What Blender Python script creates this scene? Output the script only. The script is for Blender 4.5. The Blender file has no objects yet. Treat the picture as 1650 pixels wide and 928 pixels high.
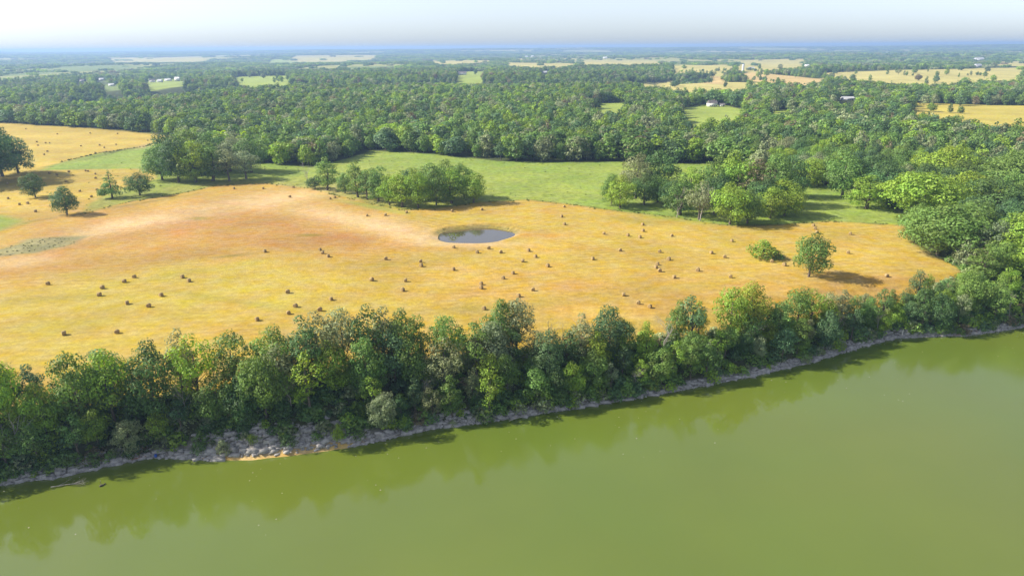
import bpy, bmesh, math, random
import numpy as np
from mathutils import Vector, Matrix, Euler

# ------------------------------------------------------------------ camera, sky, sun, exposure
sc = bpy.context.scene
random.seed(7); RNG = np.random.default_rng(11)
C = sc.collection
FPX, CX, CY = 1102.0, 825.0, 464.0            # focal length and centre, in photograph pixels
ZC = 75.0                                     # camera height over the hay field
PITCH = math.radians(19.4); ROLL = math.radians(0.42)
FWD = Vector((0, math.cos(PITCH), -math.sin(PITCH)))
R0 = Vector((1, 0, 0)); U0 = Vector((0, math.sin(PITCH), math.cos(PITCH)))
RGT = R0 * math.cos(ROLL) - U0 * math.sin(ROLL)
UPV = U0 * math.cos(ROLL) + R0 * math.sin(ROLL)
cam_d = bpy.data.cameras.new('camera'); cam = bpy.data.objects.new('camera', cam_d); C.objects.link(cam)
cam_d.sensor_width = 36; cam_d.lens = 18 * FPX / 825.0; cam_d.clip_start = 0.5; cam_d.clip_end = 90000
cam.matrix_world = Matrix(((RGT.x, UPV.x, -FWD.x, 0), (RGT.y, UPV.y, -FWD.y, 0), (RGT.z, UPV.z, -FWD.z, ZC), (0, 0, 0, 1)))
sc.camera = cam

SUN_EL = math.radians(36); SHADOW_AZ = math.radians(-4)     # shadows fall to +x, slightly towards the camera
sun_dir = Vector((math.cos(SHADOW_AZ) * math.cos(SUN_EL), math.sin(SHADOW_AZ) * math.cos(SUN_EL), -math.sin(SUN_EL)))
sd = bpy.data.lights.new('sun', 'SUN'); sd.energy = 4.4; sd.angle = math.radians(0.6); sd.color = (1.0, 0.93, 0.80)
sun = bpy.data.objects.new('sun', sd); C.objects.link(sun); sun.location = (-200, 0, 300)
sun.rotation_euler = sun_dir.to_track_quat('-Z', 'Y').to_euler()

w = bpy.data.worlds.new('World'); sc.world = w; w.use_nodes = True
nt = w.node_tree; bg = nt.nodes['Background']
sky = nt.nodes.new('ShaderNodeTexSky'); sky.sky_type = 'NISHITA'; sky.sun_disc = False
sky.sun_elevation = SUN_EL
sky.sun_rotation = math.atan2(-sun_dir.x, -sun_dir.y)
sky.altitude = 200; sky.air_density = 0.75; sky.dust_density = 0.9; sky.ozone_density = 6.0
veil = nt.nodes.new('ShaderNodeHueSaturation'); veil.inputs['Saturation'].default_value = 0.45      # thin even summer veil over the whole sky
nt.links.new(sky.outputs[0], veil.inputs['Color']); nt.links.new(veil.outputs[0], bg.inputs[0]); bg.inputs[1].default_value = 0.104

sc.view_settings.view_transform = 'Standard'; sc.view_settings.look = 'None'
sc.view_settings.gamma = 1.0; sc.view_settings.use_curve_mapping = False
sc.view_settings.exposure = 1.02
sc.render.engine = 'CYCLES'
cy = sc.cycles
cy.max_bounces = 4; cy.diffuse_bounces = 2; cy.glossy_bounces = 2; cy.transmission_bounces = 2
cy.volume_bounces = 0; cy.transparent_max_bounces = 4
cy.use_denoising = True
cy.caustics_reflective = False; cy.caustics_refractive = False

# ------------------------------------------------------------------ helpers
def px_dir(px, py):
    return FWD + RGT * ((px - CX) / FPX) - UPV * ((py - CY) / FPX)

WATER = -11.0
def hit_z(px, py, z):
    d = px_dir(px, py); t = (z - ZC) / d.z
    return (d.x * t, d.y * t)

def sstep(a, b, x):
    t = np.clip((x - a) / (b - a), 0, 1); return t * t * (3 - 2 * t)

def _hash(ix, iy, seed):
    h = (ix.astype(np.int64) * 374761393 + iy.astype(np.int64) * 668265263 + seed * 1442695041) & 0x7fffffff
    h = ((h ^ (h >> 13)) * 1274126177) & 0x7fffffff
    h = (h ^ (h >> 16)) & 0xffff
    return h / 65535.0

def vnoise(x, y, scale, seed=0, oct=3):
    x = np.asarray(x, float) / scale; y = np.asarray(y, float) / scale
    tot = 0; amp = 1; s = 0
    for o in range(oct):
        ix = np.floor(x); iy = np.floor(y); fx = x - ix; fy = y - iy
        fx = fx * fx * (3 - 2 * fx); fy = fy * fy * (3 - 2 * fy)
        a = _hash(ix, iy, seed + o); b = _hash(ix + 1, iy, seed + o); c = _hash(ix, iy + 1, seed + o); d = _hash(ix + 1, iy + 1, seed + o)
        tot = tot + amp * ((a * (1 - fx) + b * fx) * (1 - fy) + (c * (1 - fx) + d * fx) * fy)
        s += amp; amp *= 0.5; x = x * 2.03 + 17.1; y = y * 2.03 + 5.7
    return tot / s

def inside(poly, x, y):
    x = np.asarray(x, float); y = np.asarray(y, float); r = np.zeros(x.shape, bool)
    n = len(poly)
    for i in range(n):
        x0, y0 = poly[i]; x1, y1 = poly[(i + 1) % n]
        if y0 == y1: continue
        c = ((y0 > y) != (y1 > y)) & (x < (x1 - x0) * (y - y0) / (y1 - y0) + x0)
        r ^= c
    return r

def line_dist(pts, x, y, closed=False):
    x = np.asarray(x, float); y = np.asarray(y, float); best = np.full(x.shape, 1e18)
    n = len(pts)
    for i in range(n if closed else n - 1):
        x0, y0 = pts[i]; x1, y1 = pts[(i + 1) % n]
        dx, dy = x1 - x0, y1 - y0; L = dx * dx + dy * dy + 1e-12
        t = np.clip(((x - x0) * dx + (y - y0) * dy) / L, 0, 1)
        best = np.minimum(best, (x - x0 - t * dx) ** 2 + (y - y0 - t * dy) ** 2)
    return np.sqrt(best)

def sdf(poly, x, y):                                       # positive inside
    d = line_dist(poly, x, y, True)
    return np.where(inside(poly, x, y), d, -d)

# ------------------------------------------------------------------ the shape of the land
SHORE_PX = [(-420, 850), (-200, 812), (0, 782), (100, 768), (170, 752), (240, 738), (330, 741), (410, 741), (480, 733), (560, 722), (640, 704), (700, 691),
            (780, 681), (850, 670), (930, 658), (1000, 646), (1080, 632), (1150, 619), (1230, 602), (1300, 586), (1360, 568), (1400, 556),
            (1445, 545), (1500, 543), (1560, 540), (1610, 534), (1650, 527), (1750, 515), (1950, 503), (2300, 498)]
SHORE = [hit_z(a, b, WATER) for a, b in SHORE_PX]
RIVER = [(-3000, SHORE[0][1] - 400)] + SHORE + [(3000, SHORE[-1][1] + 400), (3000, -160), (-3000, -260)]
TROUGH = [hit_z(a, b, 0) for a, b in [(-400, 186), (-150, 179), (60, 172), (180, 162), (260, 152), (340, 146), (500, 143), (700, 141), (830, 143), (930, 142), (1000, 134), (1090, 129)]]

def height(x, y):
    x = np.asarray(x, float); y = np.asarray(y, float)
    r = np.hypot(x, y)
    z = 2.6 * (vnoise(x, y, 130, 3, 2) - 0.5) * sstep(170, 260, r)
    far = sstep(500, 2200, r)
    z = z + far * 36 * (vnoise(x, y, 1200, 21, 2) - 0.5)
    z = z + sstep(2500, 9000, r) * 60 * (vnoise(x, y, 3600, 33, 2) - 0.55) + sstep(8500, 12500, r) * (32 + 26 * (vnoise(x, y, 2600, 35, 2) - 0.5))
    z = z + 50 * np.exp(-((x + 9300) / 1000) ** 2 - ((y - 11000) / 1500) ** 2)
    z = z + sstep(9000, 16000, r) * 16 * sstep(0.1, 0.7, x / np.maximum(r, 1))
    m = (r > 500) & (r < 2600)
    if m.any():
        dt = line_dist(TROUGH, x[m], y[m])
        dep = 52 * (1 - 0.5 * sstep(-300, 300, x[m]))
        z[m] -= dep * np.exp(-(dt / 95) ** 2)
    m = (y < 520) & (y > -800)
    if m.any():
        d = -sdf(RIVER, x[m], y[m])
        n = vnoise(x[m], y[m], 14, 5, 3) - 0.5
        dd = d + 2.5 * n * sstep(1, 6, d)
        prof = np.interp(dd, [-30, -8, 0, 0.5, 1.6, 5.5, 14, 25, 34], [-5, -2.5, -0.12, 0.25, 0.7, 3.6, 7.8, 10.7, 11.0])
        wgt = sstep(20, 60, d)
        zb = WATER + prof + n * 0.9 * sstep(1.5, 6, d)
        z[m] = zb * (1 - wgt) + z[m] * wgt
    return z

def h1(x, y): return float(height(np.array([x]), np.array([y]))[0])

def at_many(pts):
    """the points of the land seen at pixels of the photograph"""
    D = np.array([px_dir(a, b)[:] for a, b in pts]); D[:, 2] = np.minimum(D[:, 2], -0.0015)
    z = np.zeros(len(D))
    for _ in range(14):
        t = (z - ZC) / D[:, 2]; x, y = D[:, 0] * t, D[:, 1] * t
        z = 0.5 * z + 0.5 * height(x, y)
    return np.stack([x, y, height(x, y)], 1)
def at(px, py): return Vector(at_many([(px, py)])[0])

def project(x, y, z):
    dx, dy, dz = x, y, z - ZC
    f = dx * FWD.x + dy * FWD.y + dz * FWD.z
    u = dx * RGT.x + dy * RGT.y + dz * RGT.z
    v = dx * UPV.x + dy * UPV.y + dz * UPV.z
    return CX + FPX * u / f, CY - FPX * v / f

def wpoly(pts): return [tuple(p[:2]) for p in at_many(pts)]

# fields, traced on the ground
MAIN_TOP = [(-160, 410), (0, 372), (60, 355), (130, 345), (215, 324), (290, 312), (350, 299), (430, 296), (500, 304), (560, 319), (610, 331), (650, 339),
            (700, 336), (780, 326), (850, 322), (930, 331), (1000, 341), (1080, 349), (1130, 358), (1180, 364), (1260, 362), (1330, 357), (1400, 360), (1455, 364),
            (1472, 390), (1500, 412), (1550, 432)]
FIELD_EDGE = [(1548, 446), (1500, 470), (1450, 490), (1300, 516), (1200, 530), (1100, 545), (1000, 560), (850, 566), (700, 578), (600, 584), (430, 622), (200, 650), (0, 668), (-160, 690)]
P_MAIN = wpoly(MAIN_TOP + FIELD_EDGE)
P_UPHAY = wpoly([(-200, 204), (0, 198), (120, 205), (200, 211), (278, 220), (235, 236), (160, 247), (95, 262), (35, 285), (-200, 312)])
P_LOHAY = wpoly([(-200, 320), (40, 276), (140, 273), (246, 272), (252, 289), (180, 309), (140, 331), (132, 345), (60, 354), (0, 372), (-200, 412)])
P_MEAD = wpoly([(35, 284), (95, 262), (160, 247), (235, 236), (278, 220), (300, 226), (300, 262), (420, 262), (500, 270), (560, 256), (600, 243), (700, 249), (800, 260), (880, 262), (1000, 261),
                (1130, 265), (1180, 268), (1290, 292), (1380, 308), (1450, 345)] + MAIN_TOP[-4::-1])
P_BRUSH = wpoly([(-160, 425), (0, 402), (50, 384), (100, 381), (146, 380), (120, 393), (60, 408), (0, 413), (-160, 440)])
P_LEFTGRN = wpoly([(-160, 352), (0, 346), (40, 356), (0, 372), (-160, 400)])
POND_C = at(766, 377); POND_RX = abs(at(826, 377).x - at(705, 377).x) / 2; POND_RY = (at(766, 364).y - at(766, 389).y) / 2
SAND_A = hit_z(350, 738, WATER); SAND_B = hit_z(565, 720, WATER)

def pond_r(x, y):
    dx = (x - POND_C.x) / POND_RX; dy = (y - POND_C.y) / POND_RY
    a = np.arctan2(dy, dx)
    return np.hypot(dx, dy) / (1 + 0.06 * np.sin(2 * a + 0.4) + 0.035 * np.sin(5 * a + 1))

POND_Z = POND_C.z - 0.75
_height0 = height
def height(x, y):
    x = np.asarray(x, float); y = np.asarray(y, float)
    z = _height0(x, y)
    m = (np.abs(x - POND_C.x) < 60) & (np.abs(y - POND_C.y) < 60)
    if m.any():
        r = pond_r(x[m], y[m])
        k = 1 - sstep(1.15, 1.7, r)
        base = POND_C.z * k + z[m] * (1 - k)
        dig = np.interp(r, [0, 0.8, 1.0, 1.12, 1.3], [1.9, 1.4, 0.78, 0.2, 0.0])
        back = 0.9 * np.exp(-((r - 1.22) / 0.12) ** 2) * sstep(0.1, 0.9, (y[m] - POND_C.y) / POND_RY)
        z[m] = base - dig + back
    return z

FAR = [  # visible field shapes and their colours (straw, green ...)
    ([(1000, 141), (1008, 133), (1080, 129), (1180, 133), (1252, 135), (1200, 143), (1080, 143)], 's'),
    ([(1060, 129), (1100, 125), (1168, 121), (1172, 128), (1110, 130)], 't'),
    ([(1195, 121), (1215, 115), (1320, 127), (1335, 132), (1300, 135), (1240, 130)], 't'),
    ([(1312, 118), (1400, 115), (1500, 112), (1800, 108), (1800, 131), (1560, 130), (1480, 135), (1420, 131), (1330, 126)], 's'),
    ([(1320, 98), (1440, 96), (1500, 98), (1450, 111), (1325, 107)], 'g'),
    ([(1195, 97), (1300, 95), (1290, 110), (1185, 109)], 's'),
    ([(1085, 107), (1180, 104), (1180, 112), (1085, 113)], 's'),
    ([(1463, 166), (1560, 169), (1800, 172), (1800, 200), (1650, 196), (1580, 193), (1545, 182), (1465, 176)], 'y'),
    ([(1090, 178), (1130, 168), (1165, 169), (1200, 177), (1200, 183), (1165, 192), (1110, 187)], 'l'),
    ([(1218, 180), (1265, 178), (1308, 181), (1250, 187)], 'l'),
    ([(940, 172), (985, 166), (1012, 166), (1012, 182), (985, 179)], 'l'),
    ([(742, 116), (785, 115), (772, 131), (750, 131)], 'l'),
    ([(165, 116), (330, 113), (332, 123), (285, 131), (240, 132), (180, 128)], 'g'),
    ([(375, 124), (465, 122), (468, 132), (380, 134)], 'l'),
    ([(690, 98), (760, 97), (805, 99), (700, 103)], 's'), ([(815, 101), (930, 103), (900, 109), (818, 107)], 's'),
    ([(940, 98), (1060, 98), (1060, 104), (940, 103)], 's'), ([(0, 113), (90, 112), (90, 117), (0, 118)], 'g'),
    ([(80, 106), (230, 106), (200, 111), (90, 111)], 'g'), ([(0, 126), (70, 125), (60, 130), (0, 131)], 'g'),
    ([(430, 96), (560, 95), (560, 101), (430, 102)], 'l'), ([(170, 93), (330, 91), (330, 97), (180, 98)], 's'), ([(470, 90), (610, 89), (600, 94), (470, 94)], 's'),
    ([(1510, 88), (1600, 87), (1590, 93), (1500, 93)], 'g'), ([(1610, 100), (1800, 94), (1800, 104), (1600, 105)], 's'), ([(1390, 84), (1490, 83), (1490, 88), (1390, 88)], 'g'),
    ([(236, 130), (295, 128), (302, 136), (240, 140)], 'l'), ([(160, 137), (195, 135), (198, 142), (165, 144)], 'g'), ([(735, 120), (760, 118), (758, 126), (738, 127)], 'l'),
    ([(560, 108), (640, 107), (640, 112), (560, 112)], 'g'), ([(1040, 262), (1140, 264), (1180, 268), (1060, 276)], 'l'),
]
_all = wpoly([q for p, _ in FAR for q in p]); FARP = []; _k = 0
for p, c in FAR: FARP.append((_all[_k:_k + len(p)], c)); _k += len(p)

def ragged(x, y):                                   # field edges wander instead of running ruler-straight
    k = np.hypot(x, y) * 0.012
    return x + k * (vnoise(x, y, 90, 301, 3) - 0.5), y + 2.2 * k * (vnoise(x, y, 90, 302, 3) - 0.5)

# ------------------------------------------------------------------ materials
def new_mat(name):
    m = bpy.data.materials.new(name); m.use_nodes = True
    n = m.node_tree.nodes; l = m.node_tree.links
    return m, n, l, n['Principled BSDF']

def set_in(b, **k):
    for kk, v in k.items(): b.inputs[kk.replace('_', ' ')].default_value = v

def math_node(n, l, op, a, b=None, c=None, clamp=False):
    nd = n.new('ShaderNodeMath'); nd.operation = op; nd.use_clamp = clamp
    for i, v in enumerate((a, b, c)):
        if v is None: continue
        if hasattr(v, 'is_linked') or hasattr(v, 'links'): l.new(v, nd.inputs[i])
        else: nd.inputs[i].default_value = v
    return nd.outputs[0]

def noise(n, l, vec, scale, detail=4, rough=0.55):
    t = n.new('ShaderNodeTexNoise'); t.inputs['Scale'].default_value = scale; t.inputs['Detail'].default_value = detail; t.inputs['Roughness'].default_value = rough
    l.new(vec, t.inputs['Vector']); return t.outputs['Fac']

def vscale(n, l, col, fac):
    v = n.new('ShaderNodeVectorMath'); v.operation = 'SCALE'; l.new(col, v.inputs[0]); l.new(fac, v.inputs['Scale']); return v.outputs[0]

def maprange(n, l, v, a, b, c, d):
    m = n.new('ShaderNodeMapRange'); l.new(v, m.inputs[0])
    for i, q in enumerate((a, b, c, d)): m.inputs[i + 1].default_value = q
    return m.outputs[0]

def ground_material():
    m, n, l, b = new_mat('ground')
    geo = n.new('ShaderNodeNewGeometry'); pos = geo.outputs['Position']
    col = n.new('ShaderNodeAttribute'); col.attribute_name = 'col'
    ph = n.new('ShaderNodeAttribute'); ph.attribute_name = 'swath'
    sw = n.new('ShaderNodeSeparateColor'); l.new(ph.outputs['Color'], sw.inputs[0])
    # swath rows left by mowing and baling: r = distance across rows in metres, g = strength
    nz = noise(n, l, pos, 0.06, 3)
    s = math_node(n, l, 'SINE', math_node(n, l, 'MULTIPLY', math_node(n, l, 'MULTIPLY_ADD', nz, 3.0, sw.outputs[0]), 2 * math.pi / 3.6))
    patch = maprange(n, l, noise(n, l, pos, 0.022, 3), 0.42, 0.62, 0.08, 1.0)
    amp = math_node(n, l, 'MULTIPLY', sw.outputs[1], patch)
    thin = maprange(n, l, s, 0.25, 1.0, 0.0, 1.0)
    stripe = math_node(n, l, 'MULTIPLY_ADD', math_node(n, l, 'MULTIPLY', thin, amp), -0.14, 1.03)
    big = maprange(n, l, noise(n, l, pos, 0.03, 4), 0.3, 0.7, 0.86, 1.13)
    # streaky mid-scale variation stretched along the rows
    mp = n.new('ShaderNodeMapping'); mp.inputs['Scale'].default_value = (0.75, 1.0, 1.0); mp.inputs['Rotation'].default_value = (0, 0, 0.1); l.new(pos, mp.inputs['Vector'])
    mid = maprange(n, l, noise(n, l, mp.outputs[0], 0.55, 5, 0.65), 0.28, 0.72, 0.80, 1.20)
    fine = maprange(n, l, noise(n, l, pos, 1.6, 5, 0.7), 0.3, 0.7, 0.80, 1.20)
    f = math_node(n, l, 'MULTIPLY', math_node(n, l, 'MULTIPLY', big, mid), math_node(n, l, 'MULTIPLY', fine, stripe))
    tuft = maprange(n, l, noise(n, l, pos, 0.3, 5, 0.7), 0.46, 0.66, 0.0, 0.35)
    f = math_node(n, l, 'MULTIPLY', f, math_node(n, l, 'SUBTRACT', 1.0, math_node(n, l, 'MULTIPLY', tuft, sw.outputs[2])))
    c1 = vscale(n, l, col.outputs['Color'], f)
    # hue wander: patches a little greener or more orange
    hs = n.new('ShaderNodeHueSaturation'); l.new(c1, hs.inputs['Color'])
    l.new(maprange(n, l, noise(n, l, mp.outputs[0], 0.09, 4), 0.3, 0.7, 0.489, 0.511), hs.inputs['Hue'])
    l.new(maprange(n, l, noise(n, l, pos, 0.2, 3), 0.3, 0.7, 0.88, 1.1), hs.inputs['Saturation'])
    l.new(hs.outputs[0], b.inputs['Base Color'])
    set_in(b, Roughness=0.95); b.inputs['Specular IOR Level'].default_value = 0.15
    bp = n.new('ShaderNodeBump'); bp.inputs['Strength'].default_value = 0.7; bp.inputs['Distance'].default_value = 0.25
    l.new(math_node(n, l, 'ADD', noise(n, l, pos, 1.1, 5, 0.7), math_node(n, l, 'MULTIPLY', math_node(n, l, 'MULTIPLY', s, amp), 0.35)), bp.inputs['Height']); l.new(bp.outputs[0], b.inputs['Normal'])
    return m

def leaf_material(name, instancer):
    m, n, l, b = new_mat(name)
    if instancer:
        a = n.new('ShaderNodeAttribute'); a.attribute_type = 'INSTANCER'; a.attribute_name = 'tint'; base = a.outputs['Color']
    else:
        a = n.new('ShaderNodeObjectInfo'); base = a.outputs['Color']
    lv = n.new('ShaderNodeAttribute'); lv.attribute_name = 'leaf'
    s = n.new('ShaderNodeSeparateColor'); l.new(lv.outputs['Color'], s.inputs[0])
    hs = n.new('ShaderNodeHueSaturation'); l.new(base, hs.inputs['Color'])
    l.new(maprange(n, l, s.outputs[0], 0, 1, 0.478, 0.515), hs.inputs['Hue'])
    l.new(maprange(n, l, s.outputs[1], 0, 1, 0.55, 1.6), hs.inputs['Value'])
    l.new(hs.outputs[0], b.inputs['Base Color'])
    set_in(b, Roughness=0.6); b.inputs['Specular IOR Level'].default_value = 0.3
    tr = n.new('ShaderNodeBsdfTranslucent')
    hs2 = n.new('ShaderNodeHueSaturation'); hs2.inputs['Hue'].default_value = 0.485; hs2.inputs['Saturation'].default_value = 1.15; hs2.inputs['Value'].default_value = 1.5; l.new(hs.outputs[0], hs2.inputs['Color']); l.new(hs2.outputs[0], tr.inputs[0])
    mx = n.new('ShaderNodeMixShader'); mx.inputs[0].default_value = 0.30
    l.new(b.outputs[0], mx.inputs[1]); l.new(tr.outputs[0], mx.inputs[2])
    l.new(mx.outputs[0], n['Material Output'].inputs[0])
    return m

def simple(name, col, rough=0.8, var=0.3, scale=2.0, bump=0.0, spec=0.3, objcol=False):
    m, n, l, b = new_mat(name)
    tc = n.new('ShaderNodeTexCoord')
    vec = tc.outputs['Object']
    f = maprange(n, l, noise(n, l, vec, scale, 5, 0.65), 0.3, 0.7, 1 - var, 1 + var)
    if objcol:
        oi = n.new('ShaderNodeObjectInfo'); src = oi.outputs['Color']
    else:
        rg = n.new('ShaderNodeRGB'); rg.outputs[0].default_value = (*col, 1); src = rg.outputs[0]
    l.new(vscale(n, l, src, f), b.inputs['Base Color'])
    set_in(b, Roughness=rough); b.inputs['Specular IOR Level'].default_value = spec
    if bump:
        bp = n.new('ShaderNodeBump'); bp.inputs['Strength'].default_value = bump; bp.inputs['Distance'].default_value = 0.1
        l.new(noise(n, l, vec, scale * 2, 5, 0.7), bp.inputs['Height']); l.new(bp.outputs[0], b.inputs['Normal'])
    return m

def water_material(name, col, rough, bumpd, ior=1.75):
    m, n, l, b = new_mat(name)
    geo = n.new('ShaderNodeNewGeometry'); pos = geo.outputs['Position']
    rg = n.new('ShaderNodeRGB'); rg.outputs[0].default_value = (*col, 1)
    hs = n.new('ShaderNodeHueSaturation'); l.new(rg.outputs[0], hs.inputs['Color'])
    l.new(maprange(n, l, noise(n, l, pos, 0.012, 3), 0.3, 0.7, 0.488, 0.512), hs.inputs['Hue'])
    l.new(maprange(n, l, noise(n, l, pos, 0.02, 3), 0.3, 0.7, 0.94, 1.06), hs.inputs['Value'])
    l.new(hs.outputs[0], b.inputs['Base Color'])
    set_in(b, Roughness=rough, IOR=ior)
    # wind patches roughen the mirror here and there
    wp = n.new('ShaderNodeMapping'); wp.inputs['Scale'].default_value = (0.35, 1.0, 1.0); wp.inputs['Rotation'].default_value = (0, 0, 0.25); l.new(pos, wp.inputs['Vector'])
    wind = maprange(n, l, noise(n, l, wp.outputs[0], 0.02, 4, 0.6), 0.42, 0.68, 0.0, 1.0)
    l.new(math_node(n, l, 'MULTIPLY_ADD', wind, 0.12, rough), b.inputs['Roughness'])
    bp = n.new('ShaderNodeBump'); bp.inputs['Strength'].default_value = 1.0; bp.inputs['Distance'].default_value = bumpd
    mp = n.new('ShaderNodeMapping'); mp.inputs['Scale'].default_value = (0.5, 1.0, 1.0); l.new(pos, mp.inputs['Vector'])
    l.new(noise(n, l, mp.outputs[0], 0.7, 3), bp.inputs['Height']); l.new(bp.outputs[0], b.inputs['Normal'])
    return m

M_GROUND = ground_material()
M_LEAF = leaf_material('leaves', False); M_LEAFI = leaf_material('forest_leaves', True)
M_BARK = simple('bark', (0.13, 0.105, 0.085), 0.9, 0.35, 3, 0.5)
M_DEAD = simple('dead_wood', (0.36, 0.32, 0.29), 0.9, 0.3, 3, 0.4)
M_HAY = simple('hay', (0.36, 0.26, 0.125), 0.95, 0.35, 5, 0.8, 0.1)
M_ROCK = simple('limestone', (0.37, 0.345, 0.32), 0.9, 0.4, 1.2, 0.6)
M_WATER = water_material('river_water', (0.110, 0.150, 0.019), 0.05, 0.005)
M_POND = water_material('pond_water', (0.075, 0.06, 0.035), 0.02, 0.002, 2.8)
M_WHITE = simple('white_siding', (0.78, 0.77, 0.74), 0.7, 0.06, 1)
M_ROOF = simple('roof_shingle', (0.16, 0.14, 0.14), 0.85, 0.2, 1)
M_RROOF = simple('rusty_tin_roof', (0.30, 0.17, 0.13), 0.7, 0.25, 0.6)
M_METAL = simple('grey_sheet_metal', (0.5, 0.5, 0.52), 0.5, 0.12, 0.6)
M_GLASS = simple('dark_window_glass', (0.03, 0.035, 0.045), 0.1, 0.1, 1, 0, 0.8)
M_BLUE = simple('blue_plastic', (0.03, 0.10, 0.42), 0.45, 0.1, 2)

# ------------------------------------------------------------------ object helpers
def mesh_np(name, verts, faces, mats, mat_index=None, colors=None, smooth=False):
    """verts (n,3), faces (m,k) of one size"""
    me = bpy.data.meshes.new(name)
    verts = np.asarray(verts, np.float32); faces = np.asarray(faces, np.int32); k = faces.shape[1]
    me.vertices.add(len(verts)); me.vertices.foreach_set('co', verts.ravel())
    me.loops.add(faces.size); me.loops.foreach_set('vertex_index', faces.ravel())
    me.polygons.add(len(faces)); me.polygons.foreach_set('loop_start', np.arange(0, faces.size, k, dtype=np.int32))
    try: me.polygons.foreach_set('loop_total', np.full(len(faces), k, np.int32))
    except Exception: pass
    if smooth: me.polygons.foreach_set('use_smooth', np.ones(len(faces), bool))
    for m in mats: me.materials.append(m)
    if mat_index is not None: me.polygons.foreach_set('material_index', np.asarray(mat_index, np.int32))
    for nm, arr in (colors or {}).items():
        a = me.color_attributes.new(nm, 'FLOAT_COLOR', 'POINT')
        arr = np.asarray(arr, np.float32)
        if arr.shape[1] == 3: arr = np.concatenate([arr, np.ones((len(arr), 1), np.float32)], 1)
        a.data.foreach_set('color', arr.ravel())
    me.update(calc_edges=True); me.validate()
    return me

def link(name, data, parent=None):
    o = bpy.data.objects.new(name, data); C.objects.link(o)
    if parent: o.parent = parent
    return o

def tag(o, label=None, cat=None, group=None, kind=None):
    if label: o['label'] = label
    if cat: o['category'] = cat
    if group: o['group'] = group
    if kind: o['kind'] = kind
    return o

def tube(vs, fs, pts, rads, sides=6):
    """append a tapered tube along pts to lists vs, fs (quads)"""
    base = len(vs); n = len(pts)
    for i, (p, r) in enumerate(zip(pts, rads)):
        p = Vector(p); t = (Vector(pts[min(i + 1, n - 1)]) - Vector(pts[max(i - 1, 0)]))
        if t.length < 1e-6: t = Vector((0, 0, 1))
        t.normalize(); a = t.cross(Vector((0.31, 0.83, 0.17))).normalized(); b = t.cross(a)
        for k in range(sides):
            an = 2 * math.pi * k / sides
            vs.append(tuple(p + (a * math.cos(an) + b * math.sin(an)) * r))
    for i in range(n - 1):
        for k in range(sides):
            k2 = (k + 1) % sides
            fs.append((base + i * sides + k, base + i * sides + k2, base + (i + 1) * sides + k2, base + (i + 1) * sides + k))

# ------------------------------------------------------------------ ground sheet, river, pond
def axis(fine0, fine1, step, growth, end_lo, end_hi):
    a = list(np.arange(fine0, fine1, step)); s = step; v = a[-1]
    while v < end_hi: s *= growth; v += s; a.append(v)
    s = step; v = a[0]; b = []
    while v > end_lo: s *= growth; v -= s; b.append(v)
    return np.array(b[::-1] + a)
XS = axis(-200, 260, 2.0, 1.03, -26000, 26000)
YS = axis(104, 420, 1.6, 1.0165, -3000, 26000)
NX, NY = len(XS), len(YS)
GX, GY = np.meshgrid(XS, YS); gx, gy = GX.ravel(), GY.ravel()
gz = height(gx, gy); GZ = gz.reshape(NY, NX)
def height(x, y):                                     # from here on the land is the sheet itself
    x = np.asarray(x, float); y = np.asarray(y, float)
    i = np.clip(np.searchsorted(XS, x) - 1, 0, NX - 2); j = np.clip(np.searchsorted(YS, y) - 1, 0, NY - 2)
    u = (x - XS[i]) / (XS[i + 1] - XS[i]); v = (y - YS[j]) / (YS[j + 1] - YS[j])
    return GZ[j, i] * (1 - u) * (1 - v) + GZ[j, i + 1] * u * (1 - v) + GZ[j + 1, i] * (1 - u) * v + GZ[j + 1, i + 1] * u * v

def lin(r, g, b): return np.array([r, g, b], float)
FLOOR = lin(0.055, 0.07, 0.022); MEADOW = lin(0.175, 0.265, 0.042); MEADOW2 = lin(0.28, 0.325, 0.062)
GOLD = lin(0.405, 0.268, 0.052); YELLOW = lin(0.39, 0.285, 0.055); TAN = lin(0.36, 0.195, 0.058); PALE = lin(0.54, 0.38, 0.19); OLIVE = lin(0.27, 0.235, 0.038)
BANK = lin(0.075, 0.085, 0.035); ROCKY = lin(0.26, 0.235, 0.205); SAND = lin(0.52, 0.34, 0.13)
FC = {'s': lin(0.42, 0.37, 0.12), 't': lin(0.47, 0.345, 0.14), 'g': lin(0.16, 0.21, 0.06), 'y': lin(0.40, 0.33, 0.065), 'l': lin(0.25, 0.31, 0.055)}

warp = (vnoise(gx, gy, 9, 71, 3) - 0.5) * 5.0
rr = np.hypot(gx, gy)
warp = warp * (1 + rr / 600)
col = np.tile(FLOOR, (len(gx), 1)); cls = np.zeros(len(gx), int); swg = np.zeros(len(gx))

def blend(mask, c):
    global col
    m = np.clip(mask, 0, 1)[:, None]; col = col * (1 - m) + np.asarray(c) * m
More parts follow.
